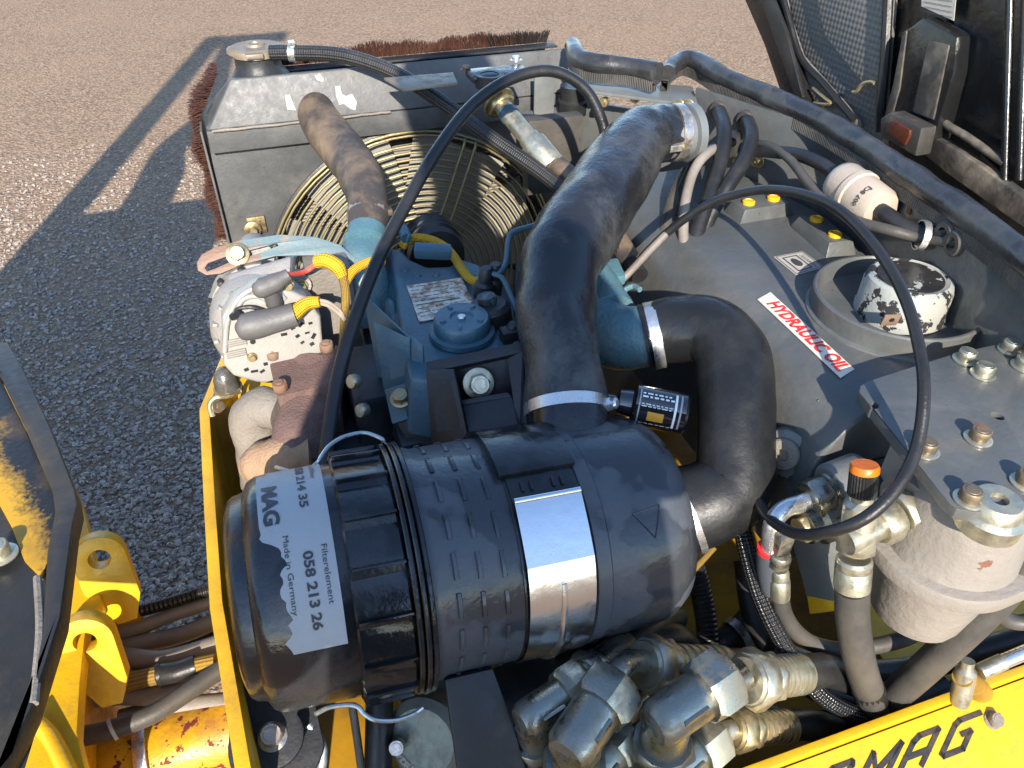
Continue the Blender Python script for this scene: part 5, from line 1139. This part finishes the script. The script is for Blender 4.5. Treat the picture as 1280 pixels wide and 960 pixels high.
# test port with orange cap, sleeve and thick hose
tp = thing('test_port_hose', 'thick brown-grey hose with zinc nut and orange capped test port', 'hose', pd(1075, 760, .76))
a, b = pd(1081, 584, .70), pd(1068, 700, .735); d_ = (b-a).normalized()
m = MB(); m.lathe([(0, -.003), (.0115, -.003), (.013, -.0005), (.0132, .004), (0, .004)], a, d_, 28); m.build('orange_cap', 'orange_plastic', tp)
m = MB(); k = 30; ring = []
for t_ in (.004, .028):
    ring.append([a + d_*t_ + (frame(d_)[0]*math.cos(2*math.pi*i/(2*k))+frame(d_)[1]*math.sin(2*math.pi*i/(2*k)))*(.0130 if i % 2 else .0120) for i in range(2*k)])
m.add(ring[0]+ring[1], [(i, (i+1) % (2*k), 2*k+(i+1) % (2*k), 2*k+i) for i in range(2*k)] + [tuple(range(2*k, 4*k))]); m.build('knurled_cap', 'rubber_clean', tp)
m = MB(); m.lathe([(0, .028), (.0105, .028), (.0105, .034), (.0150, .038), (.0155, .062), (0, .062)], a, d_, 24); m.build('port_body', 'zinc_pale', tp)
m = MB(); m.hexa_nut(pd(1072, 660, .725), d_, .034, .024, .2); m.build('nut', 'zinc_pale', tp)
m = MB(); m.lathe([(0, 0), (.0145, 0), (.0170, .003), (.0170, .010), (.0165, .011), (.0172, .012), (.0172, .034), (.015, .036), (0, .036)], pd(1068, 697, .738), (pd(1064, 745, .755)-pd(1068, 697, .738)), 28); m.build('sleeve', 'zinc_pale', tp)
m = MB(); m.tube([pd(1065, 735, .752), pd(1066, 775, .77), pd(1074, 825, .80), pd(1086, 865, .84), pd(1096, 900, .90), pd(1100, 930, .97)], .0165, 20); m.build('hose', 'rubber_grey', tp)
m = MB(); m.tube([pd(1084, 858, .833), pd(1096, 900, .90), pd(1100, 930, .97)], .0176, 18, 5); m.build('hose_shade', 'rubber_clean', tp)  # dark tube over the hose end, standing in for the plate's shadow
m = MB(); m.tube([pd(1104, 632, .735), pd(1092, 650, .73), pd(1080, 665, .728)], .011, 12); m.build('branch', 'zinc_pale', tp)
GG = 'hoses in the bottom of the chassis tray'
hose('pressure_hose', 'black braided hose hanging behind the U-bend and sweeping right', [(926, 655, .86), (934, 690, .85), (948, 740, .84), (968, 785, .83), (998, 835, .825), (1030, 872, .835), (1075, 893, .86), (1130, 895, .90)], .0098, 'braid_oily', group=GG)
hose('pressure_hose', 'thick grey-green hose slanting down under the white filter', [(1300, 680, .72), (1255, 738, .745), (1215, 780, .77), (1160, 832, .82), (1115, 872, .87), (1088, 895, .93), (1070, 910, .98)], .0165, 'rubber_grey', group=GG)
hose('pressure_hose', 'black hose along the yellow floor below the white filter', [(1300, 790, .95), (1220, 815, .96), (1130, 838, .97), (1040, 838, .96), (960, 810, .95)], .0155, 'rubber', group=GG)
hose('pressure_hose', 'slim steel braided hose bending at the right picture edge', [(1240, 700, .78), (1245, 750, .80), (1252, 770, .81), (1275, 778, .81), (1310, 770, .80)], .0085, 'rubber_grey', group=GG)
hose('pressure_hose', 'black corrugated hose hanging behind the air filter outlet', [(862, 690, 1.0), (876, 740, 1.0), (884, 790, .99), (886, 850, .98)], .0140, 'corrugated', group=GG)
hose('pressure_hose', 'fat black hose end lying deep behind the corrugated hose', [(960, 745, 1.05), (930, 785, 1.03), (905, 805, 1.02), (880, 830, 1.02)], .020, 'rubber', group=GG)
hose('pressure_hose', 'black hose under the right end of the air filter', [(700, 840, .84), (760, 812, .85), (820, 800, .87), (850, 800, .9), (870, 830, .95)], .017, 'rubber', group=GG)
hose('pressure_hose', 'black hose along the floor behind the zinc fittings', [(760, 900, .95), (860, 880, .95), (960, 900, .94), (1060, 905, .93), (1180, 860, .96)], .018, 'rubber', group=GG)
hose('pressure_hose', 'oily black hose on the tray floor beside the thick sleeved hose', [(930, 700, 1.0), (945, 780, .98), (1000, 850, .95), (1080, 880, .95), (1180, 870, .95), (1290, 820, .97)], .014, 'rubber', group=GG)
for x, y, d in ((922, 792, 1.0), (945, 762, 1.03)):
    m = MB(); m.lathe([(.02, -.006), (.0225, -.006), (.0225, .006), (.02, .006)], pd(x, y, d+.02), pd(930, 785, 1.03)-pd(905, 805, 1.02), 24); single('hose_band', m, 'clamp', 'dull metal band on the deep black hose, %s one' % ('lower' if y > 780 else 'upper'), 'band', 'bands on the deep hose')
hose('yellow_strap', 'dirty yellow cord behind the filter outlet', [(893, 684, .93), (875, 704, .93), (850, 730, .93)], .0038, 'sleeve_dirty', 'cord')

# ============================================================ ZINC FITTINGS AT THE BOTTOM
def fitting(name, label, hcorner, corner, nut, tubepts, nut2, sleeve, r, ribbed=True, nutaf=None, mats=('fitting', 'fitting')):
    """forged elbow standing on a port, union nut, bent tube, swivel nut and crimped sleeve"""
    C_ = pz(*corner, hcorner); N_ = pz(*nut, hcorner); dx = (N_-C_).normalized()
    root = thing(name, label, 'fitting', C_-V((0, 0, .08)), 'hydraulic fittings at the front of the tray')
    LN = (N_-C_).length
    m = MB(); m.lathe([(0, -r*.9), (r*.75, -r*.9), (r*.98, -r*.55), (r, 0), (r, LN), (0, LN)], C_, dx, 28); eb_ = m.build('elbow_body', mats[0], root)
    m = MB(); m.lathe([(0, 0), (r*.98, 0), (r*.98, .09), (0, .09)], C_-EZ*.09, EZ, 28); m.build('port_leg', mats[0], root)
    m = MB(); sd2 = EZ.cross(dx); m.box(C_+dx*LN*.35-sd2*r*.80+EZ*r*.55, (LN*.7, .004, .007), dx, sd2, EZ); m.build('forging_line', mats[0], root, bevel=.0015)
    m = MB(); m.hexa_nut(C_-EZ*.070, EZ, r*2.5, .026, .2); m.build('port_nut', mats[0], root)
    a_f = nutaf or r*2.5
    m = MB(); m.hexa_nut(N_-dx*.004, dx, a_f, a_f*.62, .35, .16); m.build('union_nut', mats[0], root)
    if tubepts:
        T = [N_+dx*a_f*.3] + [pd(*p) if len(p) == 3 else p for p in tubepts]
        m = MB(); m.tube(T, r*.52, 16, 8); m.build('tube', mats[0], root)
    if nut2:
        q = pd(*nut2[0]); q2 = pd(*nut2[1]); d2 = (q2-q).normalized()
        m = MB(); m.lathe([(0, -.004), (r*.95, -.004), (r*1.02, 0), (0, 0)], q, d2, 28); m.build('ferrule', mats[1], root)
        m = MB(); m.hexa_nut(q, d2, r*2.3, r*.95, .1); m.build('swivel_nut', mats[1], root)
        m = MB(); m.hexa_nut(q+d2*r*1.0, d2, r*2.0, r*.6, .5); m.build('lock_nut', mats[1], root)
        L = (q2-q).length - r*1.5; prof = [(0, 0)]; k = 7
        for i in range(k):
            prof += [(r*.92, L*i/k), (r*.92, L*(i+.6)/k), (r*.84, L*(i+.65)/k), (r*.84, L*(i+.95)/k)] if ribbed else [(r*.92, L*i/k)]
        prof += [(r*.9, L), (0, L)]
        m = MB(); m.lathe(prof, q+d2*r*1.5, d2, 28); m.build('sleeve', mats[1], root)
        m = MB(); m.tube([q2-d2*.002, q2+d2*.05, q2+d2*.12-EZ*.03], r*.8, 14); m.build('hose', 'rubber', root)
    return root
fitting('hydraulic_fitting', 'zinc elbow fitting nearest the dark upright plate', .70, (668, 893), (706, 868), None, ((728, 848, .775), (782, 806, .835)), None, .0185, False)
fitting('hydraulic_fitting', 'large zinc elbow with dark topped nut, second from the upright plate', .685, (722, 922), (748, 884), [(772, 842, .745), (788, 828, .765), (806, 828, .785)], ((806, 830, .785), (905, 832, .86)), None, .0235, True, .056, ('fitting', 'zinc_pale'))
fitting('hydraulic_fitting', 'large zinc elbow with bent tube and ribbed sleeve, right of centre', .69, (836, 895), (878, 866), [(910, 858, .75), (930, 846, .765)], ((934, 850, .77), (1000, 842, .82)), None, .0235, True, .058, ('fitting', 'zinc_pale'))
fitting('hydraulic_fitting', 'lowest zinc fitting, partly under the right elbow', .76, (842, 962), (872, 936), [(900, 916, .80), (915, 912, .81)], ((915, 912, .815), (985, 908, .86)), None, .020, True, None, ('zinc_pale', 'zinc'))
fitting('hydraulic_fitting', 'small zinc fitting below the dark topped nut', .76, (735, 975), (765, 938), [(790, 890, .83), (805, 870, .85)], None, None, .019, True, None, ('zinc_pale', 'zinc'))
# gas strut at the right
gs = thing('gas_strut', 'chrome gas strut with zinc ball joint at the right edge', 'strut', pd(1240, 840, .80))
m = MB(); m.tube([pd(1330, 795, .80), pd(1252, 828, .80)], .0075, 16, 2); m.build('rod', 'chrome', gs)
m = MB(); m.tube([pd(1254, 827, .80), pd(1225, 840, .80)], .0085, 16, 2); m.build('rod_end', 'zinc_pale', gs)
m = MB(); m.lathe([(0, -.03), (.009, -.03), (.0105, -.02), (.0105, .012), (.007, .016), (.007, .024), (0, .024)], pd(1205, 850, .805), V((.1, .35, 1)), 20); m.build('ball_socket', 'zinc_pale', gs)
m = MB(); m.tube([pd(1203, 846, .80), pd(1216, 856, .83), pd(1226, 866, .87)], [.010, .012, .013], 16); m.build('ball_stud', 'yellow_dirty', gs)

# ============================================================ LOWER LEFT: MOUNT, PLATE, PUMP
em = thing('engine_mount', 'dark grey teardrop mount bracket with a big bolt under the filter cap', 'bracket', pd(335, 920, .77))
ec = pd(341, 921, .765); en_ = V((0, -.35, 1)).normalized(); ex_ = EX; ey_ = en_.cross(ex_)
pts = [(.030*math.cos(rad(q)), .030*math.sin(rad(q))) for q in range(150, 391, 12)] + [(.052, .06), (.03, .085), (-.02, .085)]
m = MB(); m.prism(pts, ec-en_*.008, ex_, ey_, .008); m.build('plate', 'black_bracket', em, bevel=.002)
pts = [(.048*math.cos(rad(q)), .05*math.sin(rad(q))) for q in range(160, 350, 10)] + [(.04, .1), (-.036, .1)]
m = MB(); m.prism(pts, ec-en_*.035, ex_, ey_, .01); m.build('lower_plate', 'black_bracket', em, bevel=.002)
bolt(em, ec, en_, .020, .013, .0145, 'clamp')
m = MB(); m.tube([pd(385, 905, .80), pd(400, 925, .80), pd(403, 950, .80), pd(395, 985, .80)], .0055, 10); m.build('edge', 'wire_steel', em)
up = thing('support_plate', 'flat dark blue-grey upright plate below the steel strap', 'plate', pd(600, 930, .74))
plate([pd(556, 850, .735), pd(616, 836, .745), pd(640, 900, .745), pd(664, 985, .745), pd(575, 985, .735)], .012, 'plate', 'black_bracket', up, .002)
hose('suction_hose', 'dark hose standing under the filter cap rims', [(474, 860, .84), (474, 900, .83), (473, 940, .825), (472, 1000, .82)], .0150, 'rubber_clean')
hose('breather_tube', 'thin pale tube beside the dark standing hose', [(440, 880, .84), (446, 920, .84), (455, 985, .84)], .0045, 'dull_cast', 'tube')
pu_ = thing('hydraulic_pump', 'greenish cast hydraulic pump body with raised lettering behind the plate', 'pump', pd(530, 920, .83))
pc = pd(540, 915, .85)
m = MB(); m.lathe([(0, -.08), (.05, -.08), (.052, -.02), (.045, -.012), (.045, .02), (.036, .028), (0, .028)], pc, V((-.5, -.6, .6)), 36); m.build('housing', 'pump_cast', pu_)
pn = V((-.5, -.6, .6)).normalized(); px_, py_, _ = frame(pn)
for i, ch_ in enumerate('HYDRAULIK'):
    q = rad(215 + i*12); vs, fs = text2d(ch_, .010, .0004); c = pc + pn*.0285 + (px_*math.cos(q)+py_*math.sin(q))*.030; er = (px_*math.cos(q)+py_*math.sin(q)); et = pn.cross(er)
    m = MB(); m.add([c - er*(p.y-.004) + et*(p.x-.003) + pn*.0006 for p in vs], fs); m.build('raised_letter', 'alu_cast', pu_, flip=False)
m = MB(); m.box(pd(535, 885, .88), (.06, .08, .05)); m.build('port_block', 'pump_cast', pu_, bevel=.008)
bolt(pu_, pd(498, 930, .825), V((-.2, -.6, .7)), .016, .016, None, 'clamp')
m = MB(); m.tube([pd(520, 960, .83), pd(540, 990, .84)], .014, 12, 3); m.build('stub', 'pump_cast', pu_)
m = MB(); m.lathe([(0, -.05), (.05, -.05), (.055, 0), (.05, .05), (0, .05)], pd(660, 880, .95), EX, 24); m.build('rotor_case', 'engine_dark', pu_)
# ============================================================ OPEN HOOD
hd = thing('hood', 'open black engine hood with grey quilted foam lining, seen from inside', 'hood', (1.0, 1.0, Z(.6)))
def hp(pts, u, th, name, mat, bevel=.002, parent=None):
    P = [pu(x, y, u) for x, y in pts]; n = len(P); m = MB()
    m.add(P + [p+V((th, 0, 0)) for p in P], [tuple(range(n)), tuple(reversed(range(n, 2*n)))] + [(k, n+k, n+(k+1) % n, (k+1) % n) for k in range(n)])
    return m.build(name, mat, parent or hd, bevel=bevel)
hp([(905, -60), (935, -60), (975, 40), (1004, 128), (980, 128), (955, 55)], .975, .05, 'outer_rim', 'hood_black')
hp([(930, -60), (942, -60), (982, 40), (1003, 122), (994, 122), (968, 50)], .968, .008, 'rim_seal', 'rubber', .001)
hp([(935, -60), (972, -60), (984, 20), (1001, 70), (1072, 150), (1072, 175), (1000, 140), (985, 60)], 1.0, .01, 'lining_edge', 'foam', .003)
hp([(967, -60), (1118, -60), (1110, 40), (1104, 110), (1103, 190), (1066, 146), (1002, 72), (986, 20)], 1.012, .015, 'foam_panel', 'foam', .003)
hp([(1008, -60), (1116, -60), (1108, 60), (1103, 118), (1098, 122), (1070, 96), (1030, 46), (1022, 10)], 1.0, .012, 'foam_panel', 'foam', .004)
hp([(1112, -60), (1200, -60), (1200, 60), (1160, 170), (1100, 180), (1106, 100)], 1.03, .01, 'inner_sheet', 'hood_black')
hp([(1126, 40), (1140, 32), (1152, 22), (1196, 46), (1192, 90), (1180, 130), (1166, 178), (1112, 150), (1118, 110)], .985, .035, 'stiffener', 'hood_black', .006)
hp([(1127, 46), (1133, 38), (1124, 110), (1113, 150), (1105, 146), (1116, 105)], .982, .006, 'stiffener_edge', 'hood_frame', .002)
hp([(1160, 50), (1186, 56), (1182, 75), (1166, 150), (1140, 140), (1150, 95)], .981, .004, 'stiffener_window', 'hood_frame', .002)
hp([(1192, -60), (1330, -60), (1330, 290), (1262, 226), (1180, 152), (1190, 90)], 1.015, .01, 'main_sheet', 'hood_black', .003)
for pts in ([(1180, 90), (1180, 120), (1178, 150), (1210, 172), (1256, 204)], [(1160, 168), (1200, 192), (1230, 210), (1262, 232), (1310, 268)]):
    m = MB(); m.tube([pu(x, y, 1.0) for x, y in pts], .006, 10, 5); m.build('stiffener_bead', 'hood_frame', hd)
for x0_, x1_ in ((1264, 1256), (1284, 1274)):
    m = MB(); m.tube([pu(x0_, -60, 1.0), pu((x0_+x1_)/2, 80, 1.0), pu(x1_, 225, 1.0)], .0055, 10, 4); m.build('stiffener_rod', 'hood_black', hd)
hp([(1168, 172), (1200, 190), (1300, 262), (1300, 300), (1180, 215), (1150, 190)], .99, .02, 'bottom_rail', 'hood_frame', .004)
lt = hp([(1112, 140), (1152, 160), (1144, 196), (1100, 170), (1100, 148)], .95, .03, 'latch', 'hood_frame', .004)
hp([(1112, 152), (1118, 151), (1137, 163), (1136, 170), (1130, 182), (1107, 166), (1108, 158)], .944, .006, 'reflector', 'reflector', .002, lt)
dpl = hp([(1151, -25), (1197, -25), (1192, 26), (1152, 8)], 1.003, .001, 'data_plate', 'label_torn', 0)
for k in range(6):
    y = -18+k*6; m = MB(); a, b = pu(1155, y-4+6, 1.0022), pu(1190, y+6+k*.8, 1.0022); m.tube([a, b], .0003, 4, 1); m.build('print_line', 'ink_dark', dpl)
for pts in ([(1066, 115), (1071, 114), (1078, 105), (1088, 102), (1093, 104)], [(1018, 128), (1028, 130), (1038, 129), (1030, 122), (1016, 110)]):
    m = MB(); m.tube([pu(x, y, .99) for x, y in pts], .003, 8, 5); m.build('lining_clip', 'zinc', hd)

hp([(998, 118), (1060, 120), (1110, 60), (1400, 60), (1400, 520), (1200, 380), (1060, 250), (1010, 170)], 1.06, .02, 'back_sheet', 'hood_black')
for pts, r_ in (([(968, -40), (985, 20), (1001, 72), (1030, 105), (1068, 150)], .006), ([(1112, -40), (1107, 60), (1102, 120), (1100, 165)], .008)):
    m = MB(); m.tube([pu(x, y, .997) for x, y in pts], r_, 8, 5); m.build('lining_gap', 'rubber_clean', hd)
# ============================================================ PHOTOGRAPHER (behind the lens; the shade over the engine is his shadow)
def person():
    root = thing('person', 'person in dark jacket and trousers holding a phone, seen only by shadow', 'person', (-.02, -.23, .2))
    J = [(-.03, -.27, 1.05, .19), (-.03, -.27, 1.20, .20), (-.02, -.26, 1.40, .165), (-.02, -.23, 1.64, .11), (-.03, -.20, 1.80, .052), (-.035, -.20, 1.87, .05),
         (-.04, -.20, 1.95, .085), (-.04, -.20, 2.02, .07),
         (-.145, -.22, 1.67, .048), (-.25, -.20, 1.31, .052), (-.11, -.08, 1.36, .033), (-.06, -.07, 1.44, .026),
         (.085, -.22, 1.67, .050), (.195, -.20, 1.40, .046), (.10, -.08, 1.37, .033), (.06, -.07, 1.44, .026),
         (-.11, -.27, .98, .12), (-.12, -.24, .62, .075), (-.12, -.27, .26, .045), (-.13, -.14, .235, .035),
         (.07, -.27, .98, .12), (.08, -.24, .62, .075), (.08, -.27, .26, .045), (.09, -.14, .235, .035)]
    E_ = [(0, 1), (1, 2), (2, 3), (3, 4), (4, 5), (5, 6), (6, 7), (3, 8), (8, 9), (9, 10), (10, 11), (3, 12), (12, 13), (13, 14), (14, 15), (0, 16), (16, 17), (17, 18), (18, 19), (0, 20), (20, 21), (21, 22), (22, 23)]
    me = bpy.data.meshes.new('body'); me.from_pydata([V(j[:3])-WL[root] for j in J], E_, [])
    o = bpy.data.objects.new('body', me); COL.objects.link(o); o.parent = root; WL[o] = WL[root]
    md = o.modifiers.new('skin', 'SKIN'); md.use_smooth_shade = True
    for i, j in enumerate(J): me.skin_vertices[0].data[i].radius = (j[3], j[3]*.8 if i < 4 else j[3]); me.skin_vertices[0].data[i].use_root = (i == 0)
    o.modifiers.new('sub', 'SUBSURF').levels = 2; o.modifiers['sub'].render_levels = 2
    me.materials.append(MAT['cloth_dark'])
    m = MB(); m.sphere((-.04, -.195, 2.02), .1, 24, 16, (.88, 1.0, 1.18)); m.sphere((-.037, -.09, 2.0), .018, 10, 8); m.build('head', 'skin', root)
    m = MB(); m.sphere((-.04, -.21, 2.045), .104, 24, 16, (.9, 1.0, 1.0)); m.build('hair', 'rubber_brown', root)
person()

stp = thing('step', 'steel step below the lettered flange that the photographer stands on', 'step', (0, -.22, 0))
m = MB(); m.box((0, -.22, .185), (.50, .30, .02)); m.build('tread', 'rust', stp, bevel=.003)
for x in (-.22, .22):
    for y in (-.33, -.11): m = MB(); m.box((x, y, .0875), (.03, .03, .175)); m.build('leg', 'rust', stp)
